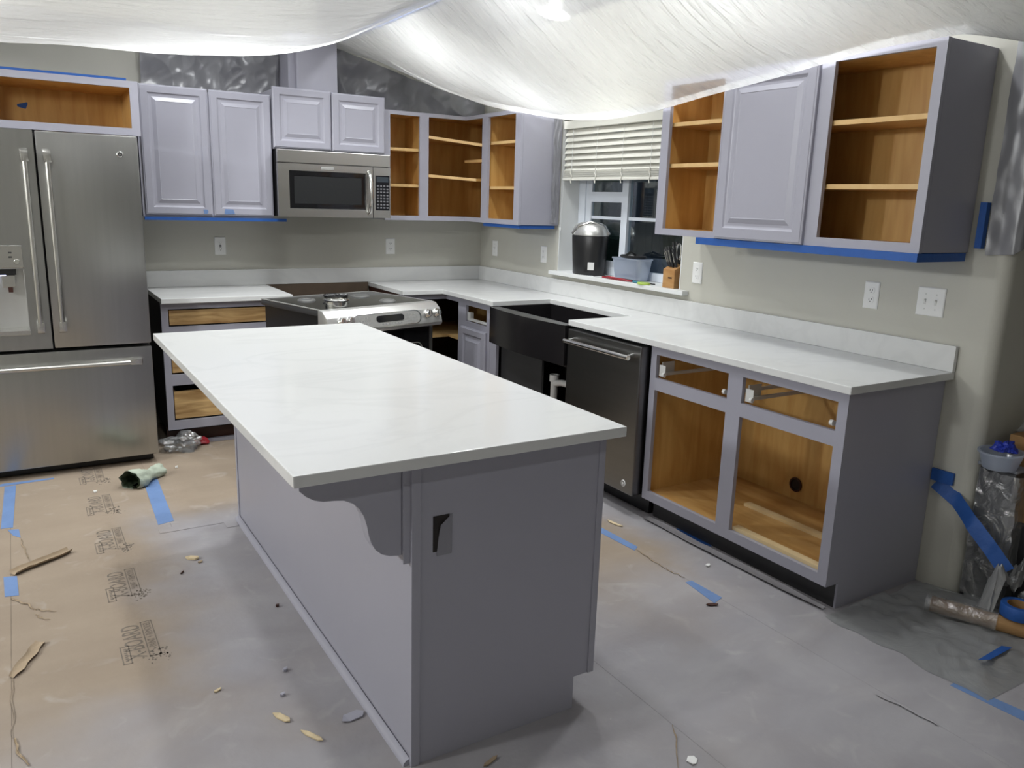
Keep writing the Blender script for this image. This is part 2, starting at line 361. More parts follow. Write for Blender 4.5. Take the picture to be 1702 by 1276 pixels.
for k in range(5):
    yc = -1.06-.4805*k; z = .0006
    text_part('X-BOARD', 'printed_logo', (-2.910, yc+.005, z), (0, 1, 0), (-1, 0, 0), .24, .060, 'ink', fbp)
    mb = MB()
    for (x0, x1, y0, y1) in ((-2.904, -2.866, yc, yc+.255), (-2.986, -2.957, yc-.015, yc+.105)):
        w = .0035
        for a in ((x0, x1, y0, y0+w), (x0, x1, y1-w, y1), (x0, x0+w, y0, y1), (x1-w, x1, y0, y1)): mb.box((a[0], a[2], 0), (a[1], a[3], z))
    for i in range(7): mb.box((-2.976, yc+.003+i*.013, 0), (-2.967, yc+.010+i*.013, z))
    for i in range(46):                                   # ink splatter
        a = random.uniform(0, 6.28); r = random.gauss(.028, .014); px_, py_ = -2.872+math.cos(a)*r*.8, yc+.005+math.sin(a)*r*1.2; q = random.uniform(.001, .005)
        mb.poly([(px_+q*math.cos(t), py_+1.4*q*math.sin(t), 0) for t in (0, 1.26, 2.5, 3.8, 5.0)], 0, (0, 0, z))
    mb.build('print_frame', 'ink', fbp)
    text_part('PAINT + REMODEL', 'print_line', (-2.873, yc+.062, z), (0, 1, 0), (-1, 0, 0), .185, .024, 'ink', fbp)

# ------------------------------------------------------------------ cabinets
def door(F, u0, u1, z0, z1, d0, d1, parent, st=.052, name='door'):
    t = .006
    o = MB().rings(F, u0, u1, z0, z1, [(0, d0), (0, d1-t), (.003, d1-.0035), (.006, d1-.003), (.009, d1), (st-.008, d1), (st-.002, d1-.006), (st+.004, d1-.008)], cap=False, back=True).build(name, 'paint', parent, recalc=True)
    MB().rings(F, u0+st+.004, u1-st-.004, z0+st+.004, z1-st-.004, [(0, d1-.012), (0, d1-.008), (.012, d1-.008), (.034, d1+.0005), (.037, d1-.001)]).build('raised_panel', 'paint', o)
    return o
def shelf(F, u0, u1, d0, d1, z1, parent, th=.019):
    o = B1(F, u0, u1, d0, d1-.004, z1-th, z1, 'shelf', 'birchH', parent)
    B1(F, u0, u1, d1-.004, d1, z1-th, z1, 'shelf_edge', 'edge', o)
def carcass(F, u0, u1, z0, z1, d1, parent, name='interior', m='birch', t=.012, d0=.004):
    mb = MB()
    for a in ((u0, u1, d0, d0+t, z0, z1), (u0, u0+t, d0+t, d1, z0, z1), (u1-t, u1, d0+t, d1, z0, z1), (u0+t, u1-t, d0+t, d1, z0, z0+t), (u0+t, u1-t, d0+t, d1, z1-t, z1)): fbox(mb, F, *a)
    return mb.build(name, m, parent)

# --- cabinet over the refrigerator
t = thing('wall_cabinet', 'open doorless wall cabinet over the stainless refrigerator', 'cabinet', (-3.05, -.3, 1.81), group='wall cabinets')
carcass(FB, -3.59, -2.525, 1.83, 2.09, .59, t)
MB().plate(FB, -3.61, -2.515, 1.816, 2.103, [(-3.56, -2.557, 1.855, 2.067)], .59, .61).build('face_frame', 'paint', t)
mb = MB(); fbox(mb, FB, -3.61, -3.591, .003, .59, 1.82, 2.1); fbox(mb, FB, -2.524, -2.515, .003, .59, 1.82, 2.1); fbox(mb, FB, -3.59, -2.525, .003, .59, 2.091, 2.1); fbox(mb, FB, -3.59, -2.525, .003, .59, 1.82, 1.829); mb.build('outer_panels', 'paint', t)
tag(MB().poly([FB(-3.083, .0165, 1.972), FB(-3.043, .0165, 1.962), FB(-3.030, .0165, 1.990), FB(-3.034, .0165, 2.000), FB(-3.085, .0165, 1.985)], 0, (0, -.001, 0)).build('tape_scrap', 'tape'), 'small dark blue tape scrap stuck inside the cabinet over the refrigerator', 'tape')
tag(B1(FB, -3.61, -2.57, .57, .61, 2.1032, 2.115, 'tape_strip', 'tape', None), 'blue tape strip along the top of the cabinet over the refrigerator', 'tape')

# --- two-door wall cabinet
t = thing('wall_cabinet', 'grey wall cabinet with two tall closed raised-panel doors beside the refrigerator', 'cabinet', (-2.1, -.17, 1.37), group='wall cabinets')
B1(FB, -2.495, -1.718, .004, .325, 1.372, 2.112, 'cabinet_box', 'paint', t, .002)
a = door(FB, -2.480, -2.098, 1.385, 2.128, .3255, .345, t)
b = door(FB, -2.090, -1.722, 1.385, 2.128, .3255, .345, t)
tag(MB().poly([FB(-2.150, .3455, 1.395), FB(-2.135, .3455, 1.393), FB(-2.125, .3455, 1.405), FB(-2.128, .3455, 1.418), FB(-2.155, .3455, 1.420)], 0, (0, -.001, 0)).build('tape_scrap', 'tapef'), 'small torn blue tape scrap at the bottom of the tall door nearer the refrigerator', 'tape')
tag(MB().poly([FB(-2.030, .3455, 1.392), FB(-1.966, .3455, 1.395), FB(-1.975, .3455, 1.423), FB(-2.026, .3455, 1.425)], 0, (0, -.001, 0)).build('tape_scrap', 'tapef'), 'rectangular blue tape scrap at the bottom of the tall door nearer the microwave', 'tape')
tag(MB().box((-2.49, -.34, 1.352), (-1.64, -.325, 1.3715)).build('tape_strip', 'tape'), 'dark blue tape strip under the two-door wall cabinet', 'tape')

# --- cabinet over the microwave and vent chase
t = thing('wall_cabinet', 'short grey wall cabinet with two square doors over the microwave', 'cabinet', (-1.33, -.17, 1.805), group='wall cabinets')
B1(FB, -1.712, -.955, .004, .340, 1.806, 2.165, 'cabinet_box', 'paint', t, .002)
door(FB, -1.712, -1.336, 1.814, 2.182, .3405, .36, t); door(FB, -1.328, -.960, 1.812, 2.178, .3405, .36, t)
c = tag(MB().box((-1.535, -.3, 2.1655), (-1.268, -.004, 2.528), .003).build('vent_chase', 'paint'), 'grey boxed vent chase rising above the microwave cabinet', 'vent chase')
MB().box((-1.578, -.26, 2.1655), (-1.536, -.004, 2.528)).build('chase_side', 'paint', None).parent = c

# --- microwave
t = thing('microwave', 'stainless over-the-range microwave with black window and keypad', 'microwave', (-1.33, -.2, 1.385))
B1(FB, -1.708, -.952, .004, .395, 1.388, 1.802, 'housing', 'black', t, .004)
B1(FB, -1.712, -.950, .396, .425, 1.724, 1.804, 'vent_panel', 'steelH', t, .004)
dr = MB().plate(FB, -1.712, -1.076, 1.388, 1.721, [(-1.640, -1.124, 1.440, 1.677)], .396, .424).build('microwave_door', 'steelH', t)
MB().rings(FB, -1.640, -1.124, 1.440, 1.677, [(0, .42), (.004, .4215), (.030, .4215), (.033, .419)]).build('black_window', 'blackg', dr)
B1(FB, -1.607, -1.157, .4195, .4198, 1.473, 1.644, 'window_mesh', mat('window_mesh_grey', (.014, .015, .016), .35, var=.05), dr)
B1(FB, -1.43, -1.345, .424, .426, 1.690, 1.706, 'name_plate', 'silver', dr, .001)
pn = MB().plate(FB, -1.072, -.950, 1.388, 1.721, [], .396, .424).build('control_panel', 'steelH', t)
B1(FB, -1.057, -.957, .424, .4255, 1.440, 1.668, 'keypad', 'blackg', pn)
B1(FB, -1.050, -.965, .4256, .426, 1.625, 1.660, 'display', mat('dim_display', (.04, .05, .06), .2, var=.05), pn)
kp = mat('key_print', (.16, .16, .17), .5, var=.05)
for r in range(8):
    for q in range(4): B1(FB, -1.048+q*.023, -1.034+q*.023, .4256, .4262, 1.452+r*.0205, 1.462+r*.0205, 'key', kp, pn)
MB().tube([FB(-1.106, .424, 1.688), FB(-1.106, .452, 1.672), FB(-1.104, .466, 1.62), FB(-1.103, .470, 1.553), FB(-1.104, .466, 1.49), FB(-1.106, .452, 1.434), FB(-1.106, .424, 1.418)], .0125, 12).build('handle', 'chrome', dr, smooth=60)

# --- corner wall cabinet (an L around the room corner)
t = thing('corner_wall_cabinet', 'open L-shaped corner wall cabinet with honey wood shelves', 'cabinet', (-.35, -.3, 1.376), group='wall cabinets')
mb = MB()
for a in ((-.94, -.017, .004, .016, 1.39, 2.10), (-.94, -.928, .017, .305, 1.39, 2.10), (-.66, -.648, .017, .305, 1.39, 2.1)): fbox(mb, FB, *a)
for a in ((-1.07, -.017, .004, .016, 1.39, 2.10), (-1.062, -1.05, .017, .305, 1.39, 2.10), (-.622, -.61, .017, .305, 1.39, 2.1)): fbox(mb, FR, *a)
for z in (1.388, 2.090):
    mb.poly([(-.94, -.004, z), (-.004, -.004, z), (-.004, -1.07, z), (-.305, -1.07, z), (-.305, -.305, z), (-.94, -.305, z)], 0, (0, 0, .012))
mb.build('interior', 'birch', t)
MB().plate(FB, -.950, -.325, 1.374, 2.108, [(-.908, -.685, 1.406, 2.082), (-.617, -.325, 1.406, 2.082)], .306, .325).build('face_frame', 'paint', t)
MB().plate(FR, -1.08, -.325, 1.374, 2.108, [(-.571, -.325, 1.406, 2.082), (-1.013, -.652, 1.406, 2.082)], .306, .325).build('face_frame', 'paint', t)
mb = MB(); fbox(mb, FB, -.950, -.941, .004, .305, 1.376, 2.106); fbox(mb, FR, -1.08, -1.071, .004, .305, 1.376, 2.106)
mb.poly([(-.94, -.004, 1.376), (-.004, -.004, 1.376), (-.004, -1.07, 1.376), (-.305, -1.07, 1.376), (-.305, -.305, 1.376), (-.94, -.305, 1.376)], 0, (0, 0, .011))
mb.poly([(-.94, -.004, 2.1025), (-.004, -.004, 2.1025), (-.004, -1.07, 2.1025), (-.305, -1.07, 2.1025), (-.305, -.305, 2.1025), (-.94, -.305, 2.1025)], 0, (0, 0, .0055))
mb.build('outer_panels', 'paint', t)
for z in (1.866, 1.622): shelf(FB, -.926, -.661, .017, .296, z, t)
for z in (1.922, 1.624): shelf(FR, -1.048, -.624, .017, .296, z, t)
shelf(FR, -.605, -.27, .017, .300, 1.809, t)
def skew_shelf(A, Bp, zc):
    # loose shelf whose straight front edge runs slantwise across the corner opening
    pts = [Vector(A), Vector(Bp), Vector((-.02, Bp[1], zc)), Vector((-.02, -.02, zc)), Vector((A[0], -.02, zc))]
    o = MB().poly([p-Vector((0, 0, .019)) for p in pts], 0, (0, 0, .019)).build('shelf', 'birchH', t)
    n = Vector((-(Bp[1]-A[1]), Bp[0]-A[0], 0)).normalized()*-.004
    MB().poly([pts[0]-Vector((0, 0, .019)), pts[1]-Vector((0, 0, .019)), pts[1]-Vector((0, 0, .019))+n, pts[0]-Vector((0, 0, .019))+n], 0, (0, 0, .019)).build('shelf_edge', 'edge', o)
skew_shelf((-.642, -.300, 1.963), (-.310, -.560, 1.912), 1.945)
skew_shelf((-.642, -.300, 1.698), (-.330, -.505, 1.676), 1.69)
tag(MB().box((-.318, -1.075, 1.352), (-.03, -.60, 1.3735)).build('tape_strip', 'tape'), 'dark blue tape strip under the corner wall cabinet by the window', 'tape')

# --- wall cabinets right of the window
t = thing('wall_cabinet', 'narrow open wall cabinet with two shelves beside the window', 'cabinet', (-.16, -2.64, 1.385), group='wall cabinets')
carcass(FR, -2.850, -2.44, 1.40, 2.12, .305, t)
MB().plate(FR, -2.853, -2.428, 1.384, 2.133, [(-2.840, -2.484, 1.415, 2.105)], .306, .325).build('face_frame', 'paint', t)
mb = MB(); fbox(mb, FR, -2.4395, -2.428, .004, .305, 1.386, 2.131); fbox(mb, FR, -2.853, -2.440, .004, .305, 1.386, 1.399); fbox(mb, FR, -2.853, -2.440, .004, .305, 2.121, 2.131); mb.build('outer_panels', 'paint', t)
for z in (1.934, 1.736): shelf(FR, -2.837, -2.453, .017, .296, z, t)
t = thing('wall_cabinet', 'wide wall cabinet with one closed door and one open shelved half, doors removed', 'cabinet', (-.16, -3.37, 1.385), group='wall cabinets')
carcass(FR, -3.876, -2.860, 1.40, 2.12, .305, t)
MB().plate(FR, -3.887, -2.8545, 1.384, 2.133, [(-3.848, -3.430, 1.420, 2.105), (-3.33, -2.90, 1.420, 2.105)], .306, .325).build('face_frame', 'paint', t)
mb = MB(); fbox(mb, FR, -3.887, -3.8765, .004, .305, 1.386, 2.131); fbox(mb, FR, -3.876, -2.8545, .004, .305, 1.386, 1.399); fbox(mb, FR, -3.876, -2.8545, .004, .305, 2.121, 2.131); mb.build('outer_panels', 'paint', t)
for z in (1.884, 1.634): shelf(FR, -3.863, -2.873, .017, .296, z, t)
door(FR, -3.368, -2.864, 1.386, 2.122, .3255, .345, t, .058)
tag(MB().box((-.335, -3.89, 1.352), (-.02, -2.74, 1.3835)).build('tape_strip', 'tape'), 'long bright blue tape strip under the wide wall cabinet', 'tape')
tag(MB().box((-.03, -3.948, 1.405), (-.004, -3.922, 1.577)).build('tape_strip', 'tape'), 'short upright blue tape strip on the wall beside the wide wall cabinet', 'tape')

# --- base cabinet with two doorless bays and drawer openings
t = thing('base_cabinet', 'grey base cabinet with two open bays and two empty drawer openings, drawers and doors removed', 'cabinet', (-.3, -3.33, 0), group='base cabinets')
mb = MB()
for a in ((-3.868, -2.80, .004, .016, .14, .882), (-2.812, -2.80, .017, .589, .14, .882), (-3.868, -3.856, .017, .589, .14, .882)): fbox(mb, FR, *a)
mb.build('interior', 'birch', t)
B1(FR, -3.856, -2.812, .017, .589, .128, .146, 'bottom_panel', 'birchH', t)
MB().plate(FR, -3.8777, -2.790, .108, .882, [(-3.287, -2.828, .725, .838), (-3.834, -3.368, .725, .838), (-3.287, -2.828, .152, .666), (-3.834, -3.368, .152, .666)], .59, .61).build('face_frame', 'paint', t)
MB().poly([(-.004, -3.8777, 0), (-.535, -3.8777, 0), (-.535, -3.8777, .108), (-.59, -3.8777, .108), (-.59, -3.8777, .882), (-.004, -3.8777, .882)], 0, (0, .009, 0)).build('end_panel', 'paint', t)
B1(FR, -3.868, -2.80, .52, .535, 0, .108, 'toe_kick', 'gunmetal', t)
B1(FR, -3.70, -3.18, .272, .312, .1463, .160, 'loose_batten', 'batten', t)
B1(FR, -3.833, -3.369, .552, .588, .1463, .166, 'front_batten', 'batten', t)
for (ua, ub) in ((-2.83, -3.285), (-3.370, -3.832)):
    sgn = -1
    MB().box(FR(ua, .575, .735), FR(ua-.006, .50, .80)).build('slide_bracket', 'zinc', t)
    MB().box(FR(ua-.008, .597, .735), FR(ua-.050, .594, .790)).build('slide_plate', 'zinc', t)
    MB().lathe([(0, -.006), (.010, -.006), (.010, .006), (0, .006)], FR(ua-.045, .600, .748), (0, 1, 0), 12).build('slide_roller', 'pvc', t)
    MB().box(FR(ua-.012, .59, .738), FR(ua-.026, .03, .752)).build('slide_rail', 'zinc', t)
    MB().box(FR(ub+.012, .59, .738), FR(ub+.026, .03, .752)).build('slide_rail', 'zinc', t)
    MB().lathe([(0, -.007), (.011, -.007), (.011, .007), (0, .007)], FR(ub+.020, .602, .752), (0, 1, 0), 12).build('slide_roller', 'pvc', t)
MB().lathe([(.028, -.002), (.036, -.002), (.036, .003), (.028, .003), (.028, -.002)], FR(-3.231, .0195, .222), (-1, 0, 0), 20).build('pipe_hole_rim', 'dkwood', t)
MB().lathe([(0, .0005), (.029, .0005), (.029, 0)], FR(-3.231, .0168, .222), (-1, 0, 0), 20).build('pipe_hole', 'dark', t)  # black disc, the hole's shade put in as colour

# --- narrow base cabinet, corner base cabinet, sink base, drawer base
t = thing('base_cabinet', 'narrow grey base cabinet with closed door and empty drawer opening beside the sink', 'cabinet', (-.3, -1.04, 0), group='base cabinets')
carcass(FR, -1.232, -.85, .12, .88, .589, t)
MB().plate(FR, -1.238, -.842, .108, .882, [(-1.192, -.908, .730, .838)], .59, .61).build('face_frame', 'paint', t)
door(FR, -1.205, -.862, .13, .692, .6105, .630, t, .05)
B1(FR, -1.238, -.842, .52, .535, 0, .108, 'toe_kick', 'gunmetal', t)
MB().box(FR(-.912, .575, .735), FR(-.955, .60, .79)).build('slide_bracket', 'zinc', t)
MB().box(FR(-.955, .60, .737), FR(-1.18, .585, .752)).build('slide_rail', 'zinc', t)
t = thing('corner_base_cabinet', 'dark open corner base cabinet behind the pulled-out range', 'cabinet', (-.5, -.4, 0), group='base cabinets')
mb = MB()
fbox(mb, FB, -.945, -.006, .004, .016, .1, .88); fbox(mb, FB, -.945, -.933, .017, .589, .1, .88); fbox(mb, FR, -.84, -.017, .006, .018, .1, .88)
mb.poly([(-.933, -.017, .1), (-.019, -.017, .1), (-.019, -.84, .1), (-.589, -.84, .1), (-.589, -.589, .1), (-.933, -.589, .1)], 0, (0, 0, .016))
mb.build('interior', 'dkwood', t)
MB().poly([(-.933, -.017, .565), (-.019, -.017, .565), (-.019, -.84, .565), (-.56, -.84, .565), (-.56, -.56, .565), (-.933, -.56, .565)], 0, (0, 0, .019)).build('shelf', 'edge', t)
mb = MB(); fbox(mb, FB, -.95, -.61, .59, .61, .845, .882); fbox(mb, FB, -.95, -.912, .59, .61, .108, .845); mb.build('face_frame', 'paint', t)
mb = MB(); fbox(mb, FR, -.8415, -.6105, .59, .61, .845, .882); fbox(mb, FR, -.8415, -.80, .59, .61, .108, .845); mb.build('face_frame', 'paint', t)
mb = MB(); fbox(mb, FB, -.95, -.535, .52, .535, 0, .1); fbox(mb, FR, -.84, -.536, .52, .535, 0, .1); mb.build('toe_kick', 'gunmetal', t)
t = thing('sink_base_cabinet', 'dark doorless cabinet under the black apron sink', 'cabinet', (-.3, -1.7, 0), group='base cabinets')
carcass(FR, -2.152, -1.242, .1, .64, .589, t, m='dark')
MB().plate(FR, -2.156, -1.240, .1, .64, [(-2.13, -1.322, .13, .64)], .59, .61).build('face_frame', 'paint', t)
B1(FR, -1.80, -1.33, .56, .575, .115, .635, 'false_front', 'gunmetal', t)
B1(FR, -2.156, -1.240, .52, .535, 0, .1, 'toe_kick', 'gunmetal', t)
t = thing('drain_pipe', 'white plastic drain pipe under the sink', 'pipe', (-.52, -1.85, .113))
MB().tube([(-.52, -1.858, .113), (-.52, -1.855, .535)], .021, 14).build('down_pipe', 'pvc', t, smooth=50)
MB().lathe([(.021, 0), (.029, 0), (.029, .04), (.021, .04)], (-.52, -1.855, .50), (0, 0, 1), 16).build('collar', 'pvc', t, smooth=50)
MB().tube([(-.52, -1.87, .490), (-.52, -1.93, .505), (-.52, -2.06, .512), (-.52, -2.12, .512)], .019, 12).build('branch_pipe', 'pvc', t, smooth=50)

t = thing('base_cabinet', 'grey drawer base cabinet with bare knotty pine drawer fronts beside the refrigerator', 'cabinet', (-2.09, -.3, 0), group='base cabinets')
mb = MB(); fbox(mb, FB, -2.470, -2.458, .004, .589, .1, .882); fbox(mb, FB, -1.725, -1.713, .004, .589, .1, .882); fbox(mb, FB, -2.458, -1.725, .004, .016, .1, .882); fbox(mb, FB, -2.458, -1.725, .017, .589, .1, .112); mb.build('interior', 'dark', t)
ops = [(-2.434, -1.75, .742, .846), (-2.434, -1.75, .452, .680), (-2.434, -1.75, .166, .386)]
MB().plate(FB, -2.473, -1.712, .112, .882, ops, .59, .61).build('face_frame', 'paint', t)
for (a, b_, c_, d_) in ((-2.428, -1.757, .750, .838), (-2.428, -1.757, .462, .652), (-2.428, -1.757, .176, .346)):
    o = MB().box(FB(a, .584, c_), FB(b_, .600, d_), .001).build('drawer', 'pine', t)
    mb = MB(); fbox(mb, FB, a, a+.013, .06, .583, c_, d_); fbox(mb, FB, b_-.013, b_, .06, .583, c_, d_); fbox(mb, FB, a+.013, b_-.013, .06, .583, c_+.01, c_+.02); mb.build('drawer_box', 'pine', o)
B1(FB, -2.473, -1.712, .52, .535, 0, .112, 'toe_kick', 'dkwood', t)
tag(MB().box((-2.38, -.575, 0), (-1.76, -.545, .02)).build('toe_strip', 'paint'), 'thin grey strip of trim lying by the drawer cabinet toe kick', 'trim')

# ------------------------------------------------------------------ countertops
Z0, Z1 = .884, .914
tag(MB().poly([(-2.474, -.003, Z0), (-2.474, -.652, Z0), (-1.705, -.652, Z0), (-1.705, -.003, Z0)], .003, (0, 0, Z1-Z0)).build('countertop', 'quartz'), 'short white quartz countertop beside the refrigerator', 'countertop', 'white quartz tops')
tag(MB().poly([(-.957, -.003, Z0), (-.957, -.652, Z0), (-.655, -.652, Z0), (-.655, -1.342, Z0), (-.222, -1.342, Z0), (-.222, -2.158, Z0), (-.655, -2.158, Z0), (-.652, -3.910, Z0), (-.003, -3.910, Z0), (-.003, -.003, Z0)], .003, (0, 0, Z1-Z0)).build('countertop', 'quartz'), 'long L-shaped white quartz countertop cut out around the sink', 'countertop', 'white quartz tops')
tag(MB().box((-2.474, -.0225, Z1+.0005), (-.003, -.003, 1.019), .0015).build('backsplash', 'quartz'), 'low white quartz backsplash behind the range', 'backsplash', 'white quartz backsplashes')
tag(MB().box((-.0225, -3.910, Z1+.0005), (-.003, -.0235, 1.019), .0015).build('backsplash', 'quartz'), 'low white quartz backsplash under the window', 'backsplash', 'white quartz backsplashes')
tag(MB().box((-1.704, -.020, .80), (-.958, -.003, .9135)).build('wall_batten', 'rawwood'), 'raw brown wood strip behind the range', 'batten')

# ------------------------------------------------------------------ apron sink
t = thing('farmhouse_sink', 'black apron-front sink set in the white quartz countertop', 'sink', (-.45, -1.75, .65))
Ys = [-1.338-(2.154-1.338)*k/14 for k in range(15)]
bow = lambda y: -.672-.036*(1-((y+1.746)/.408)**2)
mb = MB(); mb.poly([(bow(y), y, .662) for y in Ys]+[(-.630, -2.154, .662), (-.630, -1.338, .662)], 0, (0, 0, .221)); mb.build('apron', 'sink', t, smooth=30)
x0, x1, y0, y1 = -.629, -.205, -2.16, -1.335
mb = MB(); w = .014
mb.box((x0, y0+.006, .66), (x0+w, y1-.003, .883)); mb.box((x1-w, y0+.006, .66), (x1, y1-.003, .883)); mb.box((x0+w, y0+.006, .66), (x1-w, y0+.006+w, .883)); mb.box((x0+w, y1-.003-w, .66), (x1-w, y1-.003, .883)); mb.box((x0+w, y0+.006+w, .648), (x1-w, y1-.003-w, .664))
mb.build('basin', 'sink', t)
MB().lathe([(0, .002), (.02, .002), (.042, .004), (.045, 0)], (-.42, -1.95, .664), (0, 0, 1), 20).build('drain', 'chrome', t)

# ------------------------------------------------------------------ dishwasher
t = thing('dishwasher', 'dark stainless dishwasher with a bar handle next to the sink', 'dishwasher', (-.35, -2.47, 0))
B1(FR, -2.772, -2.168, .05, .60, .10, .868, 'tub_housing', 'black', t)
dd = MB().box(FR(-2.772, .602, .112), FR(-2.166, .660, .868), .006).build('door', 'dsteel', t)
B1(FR, -2.77, -2.168, .52, .54, .002, .10, 'toe_panel', 'black', t)
MB().tube([FR(-2.205, .708, .812), FR(-2.736, .708, .812)], .0125, 14).build('handle', 'chrome', dd, smooth=50)
for y in (-2.225, -2.716): MB().tube([FR(y, .660, .820), FR(y, .708, .812)], [.010, .010], 10).build('handle_post', 'chrome', dd, smooth=50)
MB().lathe([(0, .003), (.016, .003), (.0175, 0)], FR(-2.702, .660, .162), (-1, 0, 0), 24).build('round_badge', 'outlet', dd)
MB().lathe([(.008, .0034), (.012, .0034), (.012, .003), (.008, .003)], FR(-2.702, .660, .162), (-1, 0, 0), 18).build('badge_mark', 'slot', dd)
B1(FR, -2.788, -2.776, .05, .60, 0.1, .868, 'gap_shade', 'black', t)  # black strip standing in for the dark gap beside the dishwasher

# ------------------------------------------------------------------ refrigerator
FX0, FX1, FXM = -3.505, -2.566, -3.040
t = thing('refrigerator', 'stainless steel french-door refrigerator with water dispenser and bottom freezer', 'refrigerator', ((FX0+FX1)/2, -.45, 0))
B1(FB, FX0+.01, FX1-.006, .04, .775, .03, 1.79, 'cabinet_body', 'gunmetal', t)
B1(FB, FX0+.02, FX1-.02, .70, .775, .004, .03, 'base_grille', 'black', t)
DX0, DX1, DZ0, DZ1 = -3.392, -3.139, .792, 1.234
dl = MB().plate(FB, FX0, FXM-.004, .698, 1.800, [(DX0, DX1, DZ0, DZ1)], .782, .862).build('door', 'steel', t)
drr = MB().box(FB(FXM+.004, .782, .698), FB(FX1, .862, 1.800), .010).build('door', 'steel', t, smooth=40)
fz = MB().box(FB(FX0, .782, .055), FB(FX1, .862, .682), .010).build('freezer_drawer', 'steel', t, smooth=40)
def fr_handle(x, z0, z1, parent):
    h = MB().tube([FB(x, .918, z0+.02), FB(x, .920, (z0+z1)/2), FB(x, .918, z1-.02)], .0125, 14).build('handle', 'steelH', parent, smooth=60)
    for z, s in ((z0, 1), (z1, -1)):
        MB().poly([FB(x-.017, .862, z-.012*s), FB(x-.017, .930, z+.004*s), FB(x-.014, .930, z+.055*s), FB(x-.014, .905, z+.055*s), FB(x-.017, .862, z+.030*s)], .003, (.034, 0, 0)).build('handle_mount', 'steelH', h, smooth=40)
fr_handle(-3.090, .79, 1.70, dl); fr_handle(-2.992, .79, 1.70, drr)
h = MB().tube([FB(-3.42, .918, .606), FB(-2.66, .918, .606)], .0125, 14).build('handle', 'steelH', fz, smooth=60)
for x, s in ((-3.455, 1), (-2.625, -1)):
    MB().poly([FB(x-.010*s, .862, .590), FB(x+.004*s, .930, .592), FB(x+.060*s, .930, .594), FB(x+.060*s, .905, .594), FB(x+.030*s, .862, .590)], .003, (0, 0, .032)).build('handle_mount', 'steelH', h, smooth=40)
bd = MB().lathe([(0, .004), (.014, .004), (.0165, .002), (.017, 0)], FB(-2.655, .862, 1.703), (0, -1, 0), 28).build('round_badge', 'chrome', drr, smooth=40)
MB().lathe([(.004, .0044), (.011, .0044), (.011, .004), (.004, .004)], FB(-2.655, .862, 1.703), (0, -1, 0), 20).build('badge_mark', 'slot', bd)
ds = MB()
for a in ((DX0, DX0+.004, .785, .858, DZ0, 1.120), (DX1-.004, DX1, .785, .858, DZ0, 1.120), (DX0, DX1, .7825, .789, DZ0, 1.120), (DX0, DX1, .789, .858, 1.116, 1.121)): fbox(ds, FB, *a)
ds = ds.build('dispenser_recess', 'silver', dl)
B1(FB, DX0, DX1, .785, .866, 1.122, DZ1, 'dispenser_panel', 'steelH', ds, .002)
B1(FB, DX0+.03, DX1-.10, .866, .8668, 1.145, 1.215, 'dispenser_screen', 'blackg', ds)
MB().lathe([(0, .008), (.011, .008), (.014, 0)], FB(-3.166, .866, 1.152), (0, -1, 0), 20).build('dispenser_button', 'chrome', ds, smooth=40)
for i in range(2): B1(FB, -3.20, -3.185, .866, .867, 1.172+i*.022, 1.180+i*.022, 'dispenser_key', 'slot', ds)
B1(FB, DX0+.06, DX1-.035, .80, .85, 1.085, 1.116, 'dispenser_head', 'black', ds)
B1(FB, -3.24, -3.18, .80, .83, 1.02, 1.085, 'ice_chute', 'steelH', ds, .004)
B1(FB, -3.215, -3.195, .80, .832, .995, 1.020, 'nozzle', 'dkwood', ds)
MB().poly([FB(DX0-.003, .788, DZ0-.012), FB(DX0-.003, .885, DZ0-.012), FB(DX0-.003, .885, DZ0+.012), FB(DX0-.003, .788, DZ0+.018)], .002, (DX1-DX0+.006, 0, 0)).build('drip_tray', 'steelH', ds)
B1(FB, -3.30, -3.22, .815, .840, 1.080, 1.0845, 'dispenser_light', 'led', ds)

# ------------------------------------------------------------------ range, pulled out of its slot and turned
t = thing('range', 'slide-in electric range pulled out askew from the counter slot', 'range', (-1.48, -1.013, 0), math.radians(15))
def L(mb, n, m, par=None, **k): return mb.build(n, m, par or t, local=True, **k)
L(MB().box((-.375, -.29, .02), (.375, .305, .880)), 'range_body', 'black')
for sx in (-1, 1): L(MB().box((sx*.385, -.335, .05), (sx*.372, -.291, .775)), 'side_trim', 'steelH')
ct = L(MB().box((-.398, -.30, .8805), (.398, .312, .913), .006), 'cooktop', 'gunmetal', smooth=40)
mb = MB()
for a in ((-.398, .398, .296, .312), (-.398, -.384, -.30, .296), (.384, .398, -.30, .296)): mb.box((a[0], a[2], .9132), (a[1], a[3], .918), .001)
L(mb, 'cooktop_rim', 'silver', ct)
L(MB().box((-.383, -.298, .9132), (.383, .295, .9165)), 'glass_top', 'blackg', ct)
for bx, by, br in ((-.22, .10, .055), (.165, .10, .062), (.165, -.18, .052), (-.20, -.17, .06)):
    bu = L(MB().lathe([(br*.45, .0165), (br*.62, .026), (br*.8, .0265), (br, .0175), (br, .0165)], (bx, by, .90), seg=28), 'burner', 'burn', ct, smooth=40)
    L(MB().lathe([(0, .020), (br*.4, .022), (br*.45, .0165)], (bx, by, .90), seg=22), 'burner_cap', 'gunmetal', bu, smooth=40)
cp = L(MB().poly([(-.405, -.301, .919), (-.405, -.345, .914), (-.405, -.385, .88), (-.405, -.408, .800), (-.405, -.400, .782), (-.405, -.301, .790)], .004, (.81, 0, 0)), 'control_panel', 'silver', smooth=40)
pn_n = Vector((0, -.08, .023)).normalized(); slope = Vector((0, -.023, -.08)).normalized()
def onp(x, s, lift=0): return Vector((x, -.385, .88))+slope*s+Vector((0, -.08, .023)).normalized()*lift
